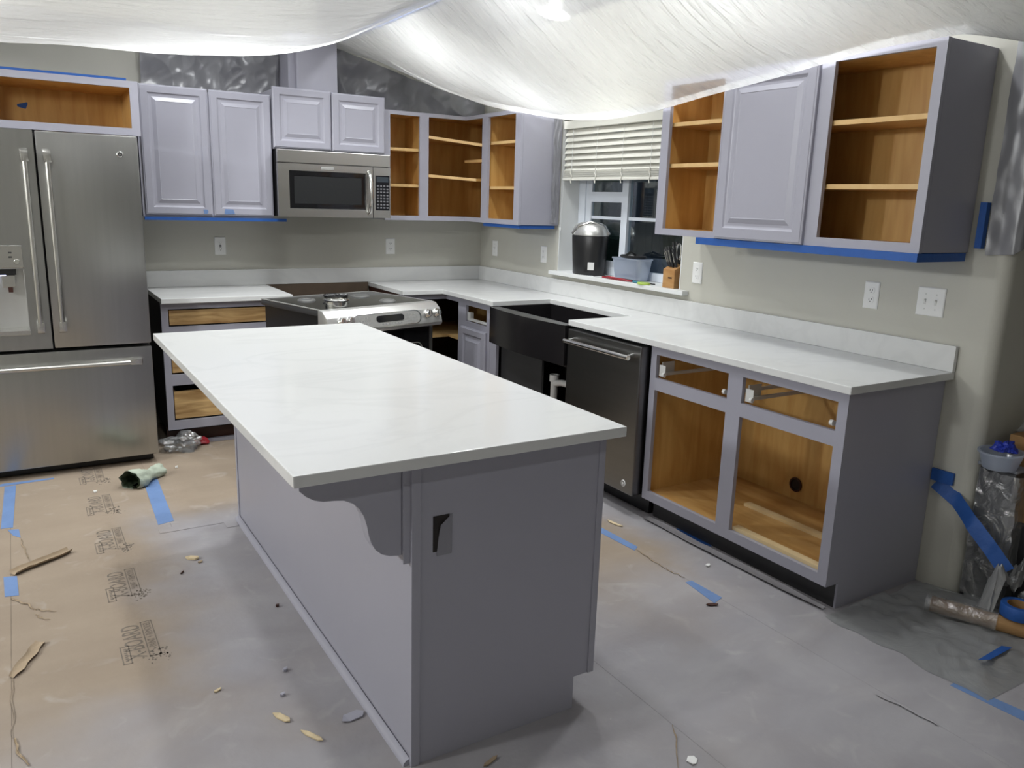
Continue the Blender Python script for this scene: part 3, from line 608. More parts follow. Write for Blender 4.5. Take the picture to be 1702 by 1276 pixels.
def pill(x0, x1, s0, s1, lift, th, n=8):
    r = (s1-s0)/2; pts = []
    for k in range(n+1): a = -math.pi/2+math.pi*k/n; pts.append(onp(x1-r+math.cos(a)*r, (s0+s1)/2+math.sin(a)*r, lift))
    for k in range(n+1): a = math.pi/2+math.pi*k/n; pts.append(onp(x0+r+math.cos(a)*r, (s0+s1)/2+math.sin(a)*r, lift))
    return MB().poly(pts, 0, tuple(pn_n*th))
L(pill(-.245, .245, -.004, .078, .0005, .004), 'keypad_bezel', 'chrome', cp)
L(pill(-.235, .235, .001, .073, .0047, .001), 'keypad', 'silver', cp)
L(pill(-.085, .115, .012, .050, .006, .001), 'display', 'blackg', cp)
kk = mat('range_key_print', (.33, .33, .32), .5)
for r in range(3):
    for q in range(4):
        for sx in (-.205, .135): L(MB().poly([onp(sx+q*.022+dx, .014+r*.017+dy, .0059) for dx, dy in ((0, 0), (.013, 0), (.013, .009), (0, .009))], 0, tuple(pn_n*.0005)), 'key', kk, cp)
for q in range(7): L(MB().poly([onp(-.05+q*.022+dx, .058+dy, .0059) for dx, dy in ((0, 0), (.013, 0), (.013, .007), (0, .007))], 0, tuple(pn_n*.0005)), 'key', kk, cp)
for kx in (.298, .368, -.318, -.262):
    kb = L(MB().lathe([(.026, 0), (.026, .006), (.022, .010), (.020, .026), (.017, .030), (0, .030)], onp(kx, .026, .0005), pn_n, 22), 'knob', 'chrome', cp, smooth=40)
    q = onp(kx, .026, .031); L(MB().tube([q-slope*.015, q+slope*.015], .003, 6), 'knob_grip', 'chrome', kb)
od = L(MB().box((-.370, -.352, .20), (.370, -.336, .770), .005), 'oven_door', 'blackg')
pts = []
for cx_, cz_, a0 in ((.25, .64, 0), (-.25, .64, 90), (-.25, .36, 180), (.25, .36, 270)):
    for k in range(5): a = math.radians(a0+k*22.5); pts.append((cx_+.04*math.cos(a), -.354, cz_+.04*math.sin(a)))
L(MB().tube(pts+[pts[0]], .003, 6), 'window_outline', 'silver', od)
for sx in (-1, 1): L(MB().box((sx*.371, -.356, .20), (sx*.346, -.353, .77)), 'door_trim', 'steelH', od)
L(MB().box((-.370, -.350, .03), (.370, -.336, .185), .005), 'warming_drawer', 'black')
ca, sa = math.cos(math.radians(15)), math.sin(math.radians(15))
def rw(x, y): return (-1.48+x*ca-y*sa, -1.013+x*sa+y*ca)
wx, wy = rw(-.225, -.215)
t2 = thing('trim_ring', 'shiny metal trim ring lying on the range cooktop', 'ring', (wx, wy, .917))
L(MB().lathe([(.058, 0), (.066, 0), (.066, .030), (.074, .038), (.070, .043), (.056, .041), (.054, .030), (.058, 0)], seg=30), 'ring_band', 'chrome', t2, smooth=40)
L(MB().lathe([(0, .025), (.052, .026), (.052, .022), (0, .021)], seg=24), 'ring_core', 'outlet', t2)
wx, wy = rw(-.045, .055)
t2 = thing('drip_pan', 'black drip pan lying on the range cooktop behind the metal ring', 'drip pan', (wx, wy, .917))
L(MB().lathe([(.030, .004), (.066, 0), (.072, .020), (.078, .024), (.072, .028), (.066, .012), (.030, .012)], seg=28), 'pan', 'black', t2, smooth=40)
for k in range(3):
    a = k*1.047; L(MB().tube([(math.cos(a)*.068, math.sin(a)*.068, .026), (-math.cos(a)*.068, -math.sin(a)*.068, .026)], .004, 6), 'cross_bar', 'black', t2)

# ------------------------------------------------------------------ island
IX0, IX1, IY0, IY1 = -2.362, -1.748, -3.900, -1.905
t = thing('island_cabinet', 'grey painted kitchen island cabinet under the white overhanging top', 'island', (-2.05, -2.9, 0))
MB().poly([(IX0+.012, IY1, 0), (-1.820, IY1, 0), (-1.820, IY1, .108), (IX1-.02, IY1, .108), (IX1-.02, IY1, .883), (IX0+.012, IY1, .883)], 0, (0, IY0+.012-IY1, 0)).build('cabinet_box', 'paint', t)
MB().poly([(IX0+.012, IY0+.011, 0), (-1.820, IY0+.011, 0), (-1.820, IY0+.011, .108), (IX1-.02, IY0+.011, .108), (IX1-.02, IY0+.011, .883), (IX0+.012, IY0+.011, .883)], 0, (0, -.008, 0)).build('end_panel', 'paint', t)
MB().box((IX0+.001, IY0+.012, 0), (IX0+.0115, IY1, .883)).build('back_panel', 'paint', t)
MB().box((IX0-.004, IY0-.003, 0), (IX0+.022, IY0+.011, .883), .002).build('corner_post', 'paint', t)
MB().box((IX0-.004, IY1-.02, 0), (IX0+.010, IY1+.006, .883), .002).build('corner_post', 'paint', t)
MB().box((IX1-.022, IY0-.002, .108), (IX1, IY0+.03, .883), .002).build('corner_post', 'paint', t)
for a, b_ in ((IY0+.035, -3.25), (-3.24, -2.60), (-2.59, IY1-.01)): MB().box((IX1-.019, a, .70), (IX1+.001, b_, .865), .003).build('drawer_front', 'paint', t); door(lambda u, d, z: Vector((IX1-.02+d, u, z)), a, b_, .115, .69, 0.001, .024, t)
sm = [(IX0-.0025, 0), (IX0-.022, 0), (IX0-.020, .010), (IX0-.012, .017), (IX0-.0025, .020)]
MB().poly([(x, IY0+.01, z) for x, z in sm], 0, (0, IY1-IY0-.02, 0)).build('shoe_moulding', 'paint', t, smooth=50)
prof = [(-2.648, .883), (-2.648, .845), (-2.632, .828), (-2.612, .815), (-2.59, .808), (-2.565, .806), (-2.538, .802), (-2.515, .79), (-2.498, .772), (-2.487, .75), (-2.480, .725), (-2.476, .70), (-2.469, .676), (-2.458, .656), (-2.441, .640), (-2.42, .631), (-2.395, .627), (-2.386, .627), (-2.386, .883)]
cb = MB().poly([(x, -3.885, z) for x, z in prof], .002, (0, .045, 0)).build('corbel', 'paint', t)
MB().box((-2.3855, -3.893, .603), (-2.363, -3.832, .883), .003).build('corbel_back', 'paint', cb)
MB().box((-2.303, -3.8985, .622), (-2.256, -3.8965, .722)).build('outlet_hole', 'dark', t)  # dark patch in place of the shade in the outlet recess
MB().grid(lambda u, v: Vector((-2.293+u*.045+.008*v*(1-u), -3.8992-.006*(v**3)*(1.2-u)-.0015*abs(nz((u*4, v*5, 2))), .610+v*.088+.026*u*v)), 8, 10).build('torn_paper_flap', mat('painted_paper', (.245, .243, .275), .6), t, smooth=60)
tag(MB().poly([(-2.685, -3.9690, Z0), (-1.731, -3.9690, Z0), (-1.731, -1.877, Z0), (-2.685, -1.877, Z0)], .003, (0, 0, Z1-Z0)).build('island_countertop', 'quartz'), 'large white quartz island top with faint grey veins', 'countertop', 'white quartz tops')

# ------------------------------------------------------------------ outlets and switches
def wallplate(F, u, z, kind, label, w=.072):
    t = thing('wall_outlet' if kind != 'switch' else 'light_switch', label, 'outlet' if kind != 'switch' else 'switch', F(u, .001, z-.058), group='white wall plates')
    MB().rings(F, u-w/2, u+w/2, z-.058, z+.058, [(0, .0005), (0, .003), (.004, .006)], back=True).build('cover_plate', 'outlet', t)
    if kind == 'duplex':
        for s in (-1, 1):
            zc = z+s*.020; r = MB().poly([F(u+.017*math.cos(a)*1.0, .006, zc+max(-.0135, min(.0135, .017*math.sin(a)))) for a in [k*2*math.pi/20 for k in range(20)]], 0, F(0, .0015, 0)).build('receptacle', 'outlet', t)
            for q in (-.006, .006): B1(F, u+q-.0012, u+q+.0012, .0075, .0078, zc-.001, zc+.007, 'slot', 'slot', r)
            B1(F, u-.002, u+.002, .0075, .0078, zc-.009, zc-.005, 'slot', 'slot', r)
    elif kind == 'gfci':
        r = B1(F, u-.017, u+.017, .006, .0078, z-.034, z+.034, 'receptacle', 'outlet', t, .001)
        for s in (-1, 1):
            zc = z+s*.021
            for q in (-.006, .006): B1(F, u+q-.0012, u+q+.0012, .0078, .0081, zc-.002, zc+.006, 'slot', 'slot', r)
            B1(F, u-.002, u+.002, .0078, .0081, zc-.009, zc-.005, 'slot', 'slot', r)
            B1(F, u-.007, u+.007, .0078, .009, s*.005+z-.0028, s*.005+z+.0028, 'test_button', 'slot', r)
    else:
        for q in ((-.023, .023) if w > .1 else (0,)):
            r = B1(F, u+q-.005, u+q+.005, .006, .0066, z-.012, z+.012, 'toggle_slot', 'zinc', t)
            MB().poly([F(u+q-.0035, .0066, z-.004), F(u+q-.0035, .017, z+.008), F(u+q-.0035, .016, z+.012), F(u+q-.0035, .0066, z+.006)], 0, Vector(F(u+q+.0035, 0, 0))-Vector(F(u+q-.0035, 0, 0))).build('toggle', 'outlet', r)
            for s in (-1, 1): MB().lathe([(0, .001), (.003, .001), (.0033, 0)], F(u+q, .006, z+s*.030), F(0, 1, 0), 10).build('screw', 'zinc', t)
wallplate(FB, -1.995, 1.177, 'gfci', 'white wall outlet beside the refrigerator under the two-door cabinet')
wallplate(FB, -.773, 1.172, 'duplex', 'white wall outlet on the range wall under the corner cabinet')
wallplate(FR, -.232, 1.170, 'switch', 'single white light switch nearest the inside wall corner')
wallplate(FR, -.914, 1.170, 'duplex', 'white wall outlet between corner cabinet and window sill')
wallplate(FR, -2.43, 1.177, 'duplex', 'white wall outlet beside the knife block end of the sill')
wallplate(FR, -3.496, 1.176, 'duplex', 'white wall outlet under the wide wall cabinet')
wallplate(FR, -3.767, 1.179, 'switch', 'double white light switch beside the outlet under the wide wall cabinet', .118)

# ------------------------------------------------------------------ window, blind, sill
wn = MB().plate(FR, -2.298, -1.087, 1.074, 2.058, [(-1.575, -1.165, 1.125, 2.02), (-2.25, -1.615, 1.125, 2.02)], -.19, -.150).build('window_1', 'vinyl'); struct(wn)
MB().plate(FR, -1.575, -1.165, 1.125, 2.02, [(-1.545, -1.225, 1.165, 1.540), (-1.545, -1.225, 1.605, 1.99)], -.180, -.158).build('sash', 'vinyl', wn)
mb = MB(); fbox(mb, FR, -1.545, -1.225, -.176, -.164, 1.430, 1.449); mb.build('muntin', 'vinyl', wn)
mb = MB(); fbox(mb, FR, -2.25, -1.615, -.176, -.164, 1.432, 1.452); mb.build('muntin', 'vinyl', wn)
for a in ((-1.545, -1.225, 1.165, 1.540), (-1.545, -1.225, 1.605, 1.99), (-2.25, -1.615, 1.125, 2.02)): B1(FR, a[0], a[1], -.173, -.169, a[2], a[3], 'pane', 'glass', wn)
mb = MB(); mb.box((.0005, -1.093, 1.0725), (.149, -1.0865, 2.058)); mb.box((.0005, -2.2985, 1.0725), (.149, -2.292, 2.058)); struct(mb.build('trim_1', 'white'))
sl = MB().box((-.047, -2.372, 1.0475), (-.0005, -1.045, 1.0725), .003).build('trim_2', 'white'); struct(sl)
MB().box((-.0004, -2.2985, 1.0475), (.150, -1.0865, 1.0725)).build('sill_board', 'white', sl)
t = thing('window_blind', 'cream horizontal blind half raised over the kitchen window', 'blind', (.03, -1.68, 1.675))
B1(FR, -2.288, -1.097, -.058, .002, 2.000, 2.052, 'head_rail', 'blind', t, .003)
for k in range(7):
    z = 1.975-k*.0385
    MB().poly([FR(-2.284, -.010, z-.018), FR(-2.284, -.036, z+.021), FR(-2.284, -.034, z+.0225), FR(-2.284, -.008, z-.0155)], 0, (0, 1.184, 0)).build('slat', 'blind', t)
for k in range(9): B1(FR, -2.284, -1.100, -.055, -.005, 1.691+k*.0055, 1.694+k*.0055, 'stacked_slat', 'blind', t)
B1(FR, -2.286, -1.098, -.056, -.002, 1.674, 1.690, 'bottom_rail', 'blind', t, .003)
for y in (-1.20, -1.46, -1.72, -1.98, -2.22):
    c = MB().tube([(.004, y, 2.0), (.002, y, 1.84), (.001, y, 1.675)], .0012, 5).build('cord', 'white', t)
    MB().tube([(.001, y, 1.745), (-.002, y+.008, 1.72), (0, y-.006, 1.70), (-.001, y+.004, 1.672), (0, y, 1.655)], .0035, 6).build('cord_loop', 'blind', c)
MB().tube([(.001, -1.115, 2.0), (-.002, -1.12, 1.6), (-.012, -1.118, 1.36)], .001, 5).build('pull_cord', 'white', t)
MB().lathe([(0, 0), (.006, .004), (.007, .02), (.003, .03), (0, .03)], (-.012, -1.118, 1.335), seg=12).build('tassel', 'white', t, smooth=60)

SZ = 1.0728
t = thing('coffee_maker', 'black coffee maker with a silver domed top on the window sill', 'coffee maker', (.062, -1.36, SZ))
L(MB().lathe([(0, 0), (.092, 0), (.096, .006), (.098, .06), (.104, .16), (.108, .245), (.106, .252), (0, .252)], seg=36, sx=.98, sy=1.32), 'body', 'black', t, smooth=40)
L(MB().lathe([(.109, .2525), (.110, .262), (.104, .292), (.088, .318), (.06, .334), (.0, .340)], seg=36, sx=.98, sy=1.32), 'dome', 'silver', t, smooth=60)
L(MB().tube([(-.105, .05, .262), (-.094, .0, .312), (-.05, -.07, .338), (.02, -.11, .312), (.05, -.135, .262)], .012, 8), 'lid_handle', 'chrome', t, smooth=60)
L(MB().poly([(-.0735, -.085, .035), (-.0455, -.115, .035), (-.047, -.118, .085), (-.0755, -.088, .085)], 0, (-.002, -.002, 0)), 'rating_label', 'outlet', t)
t = thing('storage_tub', 'translucent plastic tub holding a round lid on the window sill', 'tub', (.085, -1.77, SZ))
mb = MB()
def rr(w, h, z, r=.03, n=5):
    return [Vector((sx*(w-r)+r*math.cos(math.radians(a0+k*90/n)), sy*(h-r)+r*math.sin(math.radians(a0+k*90/n)), z)) for sx, sy, a0 in ((1, 1, 0), (-1, 1, 90), (-1, -1, 180), (1, -1, 270)) for k in range(n+1)]
R = [[mb.bm.verts.new(p) for p in rr(*q)] for q in ((.045, .12, 0), (.052, .128, .05), (.058, .136, .125), (.063, .141, .127), (.063, .141, .134), (.057, .135, .134), (.050, .126, .05), (.043, .118, .003))]
for a, b_ in zip(R, R[1:]):
    for k in range(len(a)): mb.bm.faces.new((a[k], a[(k+1) % len(a)], b_[(k+1) % len(a)], b_[k]))
mb.bm.faces.new(R[0][::-1]); mb.bm.faces.new(R[-1])
L(mb, 'tub_body', 'tub', t, smooth=40)
t = thing('round_lid', 'round white lid with black rim resting in the plastic tub', 'lid', (.08, -1.785, SZ+.1345))
L(MB().lathe([(0, .004), (.070, .006), (.070, .0), (0, 0)], seg=30, sx=.75, sy=1.25), 'lid_plate', 'outlet', t)
L(MB().lathe([(.070, 0), (.082, .004), (.084, .014), (.076, .018), (.070, .008)], seg=30, sx=.75, sy=1.25), 'lid_rim', 'black', t, smooth=50)
L(MB().tube([(-.055, .01, .014), (0, .03, .036), (.05, .045, .018)], .008, 8), 'lid_handle', 'black', t, smooth=50)
cab = [(-.012, -1.515, SZ+.004), (.0, -1.58, SZ+.012), (-.005, -1.68, SZ+.008), (-.010, -1.80, SZ+.013), (.005, -1.92, SZ+.010), (-.01, -2.03, SZ+.008), (.01, -2.08, SZ+.006)]
tag(MB().tube(cab, .004, 7).build('power_cord', 'black', smooth=60), 'black power cord lying across the window sill', 'cord')
tag(MB().tube([(-.006, -1.60, SZ+.005), (-.018, -1.70, SZ+.006), (-.024, -1.80, SZ+.006), (-.012, -1.90, SZ+.006), (-.026, -1.83, SZ+.012), (-.02, -1.66, SZ+.014)], .005, 7).build('red_cable', 'red', smooth=60), 'coiled red cable on the window sill', 'cord')
t = thing('hand_tool', 'small lime green and blue hand tool on the window sill', 'tool', (-.025, -2.02, SZ))
L(MB().lathe([(0, 0), (.03, 0), (.032, .004), (.030, .012), (0, .014)], seg=20, sy=1.5), 'green_case', 'green', t, smooth=50)
L(MB().tube([(.0, .035, .008), (.004, .10, .008)], .007, 8), 'blue_handle', mat('teal_plastic', (.05, .22, .30), .4), t)
t = thing('knife_block', 'beech wood knife block at the end of the window sill', 'knife block', (.03, -2.215, SZ))
L(MB().poly([(-.045, -.050, 0), (.060, -.050, 0), (.085, -.050, .085), (.050, -.050, .150), (-.045, -.050, .105)], .003, (0, .095, 0)), 'wood_block', 'kblock', t)
L(MB().box((-.0465, -.03, .055), (-.0452, .0, .063)), 'maker_mark', 'dkwood', t)
for i, (dy, dx, l) in enumerate(((-.030, -.020, .10), (-.010, -.025, .12), (.012, -.022, .115), (.030, -.018, .10), (-.02, .012, .13), (.008, .015, .125))):
    z0 = .105+(dx+.045)*.45; p0 = Vector((.03+dx, -2.218+dy, SZ+z0+.004)); dv = Vector((-.10 if i < 4 else .02, .34+dy*2.0, 1)).normalized()
    k = thing('knife', ['short black-handled knife in the front row nearest the switch plates', 'long black-handled knife second in the front row of the knife block', 'long black-handled knife third in the front row of the knife block', 'short black-handled knife in the front row nearest the plastic tub', 'longest black-handled knife in the back row beside the scissors', 'tall black-handled knife in the back row toward the plastic tub'][i], 'knife', p0, group='knives in the knife block')
    MB().tube([p0, p0+dv*.012, p0+dv*l*.6, p0+dv*l], [.007, .009, .011, .009], 8).build('handle', 'black', k, smooth=50)
    MB().tube([p0+dv*l*.25+Vector((-.0095, 0, 0)), p0+dv*l*.8+Vector((-.0095, 0, 0))], .0022, 6).build('rivet_strip', 'chrome', k)
p0 = Vector((.045, -2.250, SZ+.152)); k = thing('scissors', 'steel kitchen scissors with oval grips in the knife block', 'scissors', p0)
for s in (-1, 1):
    pts = [p0+Vector((-.01, s*.018+s*.016*math.cos(a), .055+.045*math.sin(a))) for a in [q*2*math.pi/14-math.pi/2 for q in range(15)]]
    MB().tube(pts, .004, 6).build('grip', 'chrome', k, smooth=60)
    MB().tube([p0, p0+Vector((-.01, s*.014, .012))], .004, 6).build('shank', 'chrome', k)

# outside the window
struct(MB().box((.5, -9, -.3), (9, 13, -.15)).build('ground_outside', 'lawn'))
def hedge(x, y, w, h, label):
    mb = MB(); bmesh.ops.create_icosphere(mb.bm, subdivisions=4, radius=1)
    for v in mb.bm.verts:
        d = 1+.16*nz(v.co, 3, x)+.10*nz(v.co, 8, y); v.co = Vector((x+v.co.x*w*d, y+v.co.y*w*1.2*d, -.15+max(0, (v.co.z+.9))*h*.53*d))
    tag(mb.build('shrub', 'hedge'), label, 'shrub', 'shrubs outside the window')
hedge(2.6, 2.6, .75, 2.6, 'dark green shrub outside the window behind the sash panes'); hedge(4.2, 1.3, .75, 2.4, 'dark round shrub outside the window behind the mullion'); hedge(4.6, -1.6, .8, 2.4, 'dark shrub outside the window on the blind cord side')
t = thing('garden_fence', 'grey board fence beyond the shrubs outside the window', 'fence', (6.5, 1.0, -.15))
for k in range(75): L(MB().box((0, -4+k*.2, 0), (.025, -4+k*.2+.19, 2.3)), 'fence_board', 'fence', t)

# ------------------------------------------------------------------ ceiling lamps
def can(x, y, label, k=1.0, drop=0):
    z = CEIL(x)-drop; tl = 0 if x < -1.25 else math.atan(.23)
    t = thing('recessed_light', label, 'ceiling light', (x, y, z), group='recessed ceiling lights'); t.rotation_euler = (0, tl, 0)
    L(MB().lathe([(.075, -.002), (.095, -.002), (.098, -.007), (.078, -.012), (.075, -.002)], seg=28), 'trim_ring', 'white', t, smooth=40)
    L(MB().lathe([(0, -.004), (.075, -.004), (.075, -.002), (0, -.002)], seg=28), 'lens', 'lens', t)
    if drop: L(MB().lathe([(.04, -.002), (.04, drop*.6), (.06, drop*.9), (.06, drop+.02), (0, drop+.02)], seg=20), 'stem', 'white', t, smooth=40)
    d = bpy.data.lights.new('lamp', 'AREA'); d.shape = 'DISK'; d.size = .15; d.energy = CAN_W*k; d.color = CAN_COL; d.spread = math.radians(SPREAD)
    o = bpy.data.objects.new('lamp', d); COL.objects.link(o); o.parent = t; o.location = (0, 0, -.016)
can(-.85, -1.2, 'recessed ceiling light above the range behind the plastic'); can(-.47, -1.62, 'lowered ceiling light above the sink behind the plastic', .55, .235); can(-.95, -2.3, 'recessed ceiling light between sink and island behind the plastic', .7); can(-.78, -3.40, 'recessed ceiling light above the open base cabinet behind the plastic', .85)
can(-2.10, -1.15, 'recessed ceiling light above the two-door wall cabinet behind the plastic', 1.6); can(-2.10, -2.3, 'recessed ceiling light above the island middle behind the plastic', .75); can(-3.45, -1.6, 'added ceiling light in front of the refrigerator, evening the light on the plastic')  # the one by the refrigerator is added to light the sheet evenly
can(-2.4, -6.2, 'added ceiling fill light in the room beyond the outlet end of the island', .25); can(-3.0, -3.7, 'added ceiling fill light beside the corbel end of the island behind the plastic', 1.0)  # both added as fill, for the island end and the range wall

def pendant(x, y, label):  # added lamps out of view, brightening walls and cabinet fronts from the side
    t = thing('fill_pendant', label, 'pendant lamp', (x, y, 2.979), group='added fill lamps in the adjoining room')
    L(MB().lathe([(0, 0), (.06, 0), (.055, -.02), (0, -.025)], seg=20), 'canopy', 'white', t, smooth=40)
    L(MB().tube([(0, 0, -.02), (0, 0, -.30)], .004, 6), 'cord', 'black', t)
    L(MB().lathe([(.012, -.28), (.045, -.30), (.05, -.34), (.012, -.34)], seg=18), 'socket', 'chrome', t, smooth=40)
    L(MB().lathe([(.03, -.34), (.09, -.38), (.12, -.46), (.09, -.54), (0, -.58)], seg=24), 'globe', 'lens', t, smooth=60)
    d = bpy.data.lights.new('lamp', 'POINT'); d.shadow_soft_size = .13; d.energy = FILL_PENDANT_W; d.color = CAN_COL
    o = bpy.data.objects.new('lamp', d); COL.objects.link(o); o.parent = t; o.location = (0, 0, -.73)
pendant(-5.7, -1.9, 'added globe fill lamp in the unseen adjoining room on the refrigerator side'); pendant(-5.7, -3.5, 'added globe fill lamp in the unseen adjoining room on the island side')

# ------------------------------------------------------------------ plastic sheeting
def interp(x, xs, ys):
    if x <= xs[0]: return ys[0]
    for i in range(len(xs)-1):
        if x <= xs[i+1]:
            t = (x-xs[i])/(xs[i+1]-xs[i]); return ys[i]+(ys[i+1]-ys[i])*t
    return ys[-1]
def smooth_interp(x, xs, ys, w=.18): return (interp(x-w, xs, ys)+interp(x-w/2, xs, ys)+interp(x, xs, ys)*2+interp(x+w/2, xs, ys)+interp(x+w, xs, ys))/6
KY = [.05, .4, .8, 1.2, 1.6, 2.0, 2.4, 2.8, 3.2, 3.6, 3.95, 4.3, 5.2]; KS = [2.391, 2.215, 2.127, 2.063, 2.002, 1.973, 1.99, 2.036, 2.073, 2.122, 2.132, 2.072, 2.036]
def sstep(a, b, x): t = max(0, min(1, (x-a)/(b-a))); return t*t*(3-2*t)
def sheetR(u, v):
    y = -.05-v*5.1; ze = smooth_interp(-y, KY, KS, .12)
    xe = -.352+1.2*sstep(3.95, 4.30, -y)
    if u > .9:                                             # tucked against the cabinet fronts, or run back to the wall over the window
        k = (u-.9)*10; w = sstep(1.09, 1.15, -y)*(1-sstep(2.36, 2.42, -y))
        return Vector((xe+k*(w*(-.012-xe)+(1-w)*.004), y, ze+k*(w*(2.078-ze)+(1-w)*.03)))
    u /= .9; x = -1.25+u*(xe+1.25); z = 2.51+(ze-2.51)*u-.07*math.sin(math.pi*u)*min(1, -y/.8)
    e = math.sin(math.pi*u)**.5 if 0 < u < 1 else 0
    z += e*(.016*nz((x*1.5, y*5), 1, 3)+.010*nz((x*1.4, y*17), 1, 9)+.007*(.4-abs(nz((x*2+y*1.5, (y-x*.5)*12), 1, 5)))+.004*(.4-abs(nz((x*5-y*3, (y+x)*14), 1, 8))))
    return Vector((x, y, z))
tag(MB().grid(sheetR, 100, 260).build('ceiling_plastic', 'film', smooth=180), 'large sagging clear plastic sheet hung below the sloped ceiling over the sink side', 'plastic sheet', 'plastic sheets hung from the ceiling')
KX = [-4.6, -3.6, -3.2, -2.8, -2.4, -2.0, -1.7, -1.45, -1.25]; KL = [.363, .347, .33, .311, .302, .265, .213, .116, 0]
def sheetL(u, v):
    x = -4.0+u*2.75; y = -.05-v*5.2; v = min(1, v*2)
    z = 2.51-smooth_interp(x, KX, KL, .1)*math.sin(math.pi*v**.8)
    e = math.sin(math.pi*v)
    z += e*(.012*nz((x*2, y*4), 1, 2)+.010*nz((x*1.1, y*16), 1, 7)+.007*(.4-abs(nz((x*1.6+y*2, y*13-x), 1, 4)))+.004*(.4-abs(nz((x*6, (x-y)*9), 1, 6))))*min(1, (-1.25-x)*4)
    return Vector((x, y, z))
tag(MB().grid(sheetL, 180, 220).build('ceiling_plastic', 'film', smooth=180), 'sagging clear plastic sheet hung over the refrigerator side of the kitchen', 'plastic sheet', 'plastic sheets hung from the ceiling')
tag(MB().grid(lambda u, v: Vector((-1.285+u*.07, -.3-v*2.6, 2.512-.010*abs(u-.5)+.004*nz((u, v*12), 1, 1))), 4, 60).build('tape_strip', 'tape', smooth=180), 'blue tape seam along the ridge between the two ceiling plastics', 'tape')
def wallsheet(x0, x1, z0, z1f, label, y=-.03, amp=.045, seed=0):
    def f(u, v):
        x = x0+(x1-x0)*u; zt = z1f(x); z = z0+(zt-z0)*v
        w = amp*(nz((x*4, z*4), 1, seed)+.9*(.5-abs(nz((x*6+z*3, z*5-x*2), 1, seed+3)))+.25*(.5-abs(nz((x*14-z*8, z*12), 1, seed+5))))
        return Vector((x, y-.008-max(-.016, min(.06, w)), z))
    return tag(MB().grid(f, 170, 50).build('wall_plastic', 'wfilm', smooth=180), label, 'plastic sheet', 'plastic sheets on the walls')
wallsheet(-2.42, -1.585, 2.118, lambda x: 2.505, 'wrinkled grey plastic sheet on the wall above the two-door cabinet', seed=1)
wallsheet(-1.26, -.02, 2.10, lambda x: 2.51-.23*(x+1.25), 'wrinkled grey plastic sheet on the wall above the corner cabinet', seed=11)
def strip(u, v):   # torn film hanging beside the corner cabinet
    z = 2.09-v*.70; w = .05+.02*nz((v*6, 0), 1, 3)
    return Vector((-.075+u*w+.012*nz((u*3, v*9), 1, 2), -1.088-.010*abs(nz((u*4, v*12), 1, 8))-.012*u, z))
tag(MB().grid(strip, 10, 50).build('wall_plastic', 'wfilm', smooth=180), 'narrow ragged plastic strip hanging beside the window blind', 'plastic sheet', 'plastic sheets on the walls')
def hang(u, v):    # sheet on the wall end and across the hall
    s = u*1.25; zb = 1.38+.10*s+.35*max(0, s-.12)
    if s < .10: x, y = -.012, -3.955-s
    elif s < .20: a = (s-.10)/.10*math.pi/2; x, y = -.012+.07*(1-math.cos(a))*1.0, -4.055-.02*math.sin(a)
    else: x, y = .058+(s-.20), -4.075
    z = zb+(2.19-zb)*v
    w = .018*(nz((s*9, z*2.5), 1, 4)+.6*abs(nz((s*16, z*4), 1, 6))+.3*nz((s*30, z*14), 1, 2))
    return Vector((x-max(-.008, w)*(.6 if s < .15 else .2), y-max(-.008, w), z))
tag(MB().grid(hang, 120, 60).build('wall_plastic', 'wfilm', smooth=180), 'wrinkled shade-tinted plastic sheet hanging at the wall end beside the wide wall cabinet', 'plastic sheet', 'plastic sheets on the walls')

# ------------------------------------------------------------------ floor tapes, torn paper, debris
def ftape(pts, label, m='tapef', z=.0004):
    tag(MB().poly([(x, y, z) for x, y in pts], 0, (0, 0, .0008)).build('floor_tape', m), label, 'tape', 'blue tape strips on the floor')
ftape([(-3.335, -.885), (-3.10, -.893), (-3.10, -.915), (-3.40, -.93)], 'blue tape strip along the bottom edge of the freezer drawer')
ftape([(-3.325, -.94), (-3.275, -.94), (-3.290, -1.555), (-3.338, -1.550)], 'long blue tape strip on the floor running out from the freezer drawer')
ftape([(-3.312, -1.575), (-3.268, -1.59), (-3.262, -1.70), (-3.290, -1.66)], 'small torn blue tape piece beside the cracked floor board seam')
ftape([(-3.325, -2.10), (-3.279, -2.115), (-3.274, -2.30), (-3.320, -2.29)], 'short blue tape rectangle beside the curled paper strip')
ftape([(-2.690, -1.10), (-2.618, -1.09), (-2.640, -1.80), (-2.712, -1.82)], 'dusty blue tape strip on the floor beside the green rag')
ftape([(-.925, -2.60), (-.875, -2.60), (-.853, -3.06), (-.893, -3.085)], 'blue tape strip on the floor between island and open base cabinet')
ftape([(-.905, -3.43), (-.872, -3.43), (-.868, -3.60), (-.930, -3.62)], 'faded dusty blue tape remnant beyond the aisle floor crack')
ftape([(-.640, -4.408), (-.600, -4.405), (-.560, -4.66), (-.620, -4.66)], 'blue tape strip edging the floor plastic', 'tapef')
ftape([(-.46, -4.395), (-.42, -4.415), (-.27, -4.41), (-.29, -4.385)], 'small blue tape strip on the floor plastic', 'tape', .034)
ftape([(-.545, -3.22), (-.500, -3.15), (-.540, -2.98), (-.60, -3.02)], 'dark blue tape piece at the toe kick of the open base cabinet', 'tape')
tag(MB().box((-2.72, -1.93, .0002), (-2.38, -1.875, .002)).build('floor_seam_paper', 'board'), 'grey taped paper seam strip at the far island corner', 'paper')
tag(MB().box((-2.44, -2.0, .0002), (-2.385, -1.88, .0025)).build('floor_seam_paper', 'board'), 'small square of paper at the far island corner', 'paper')
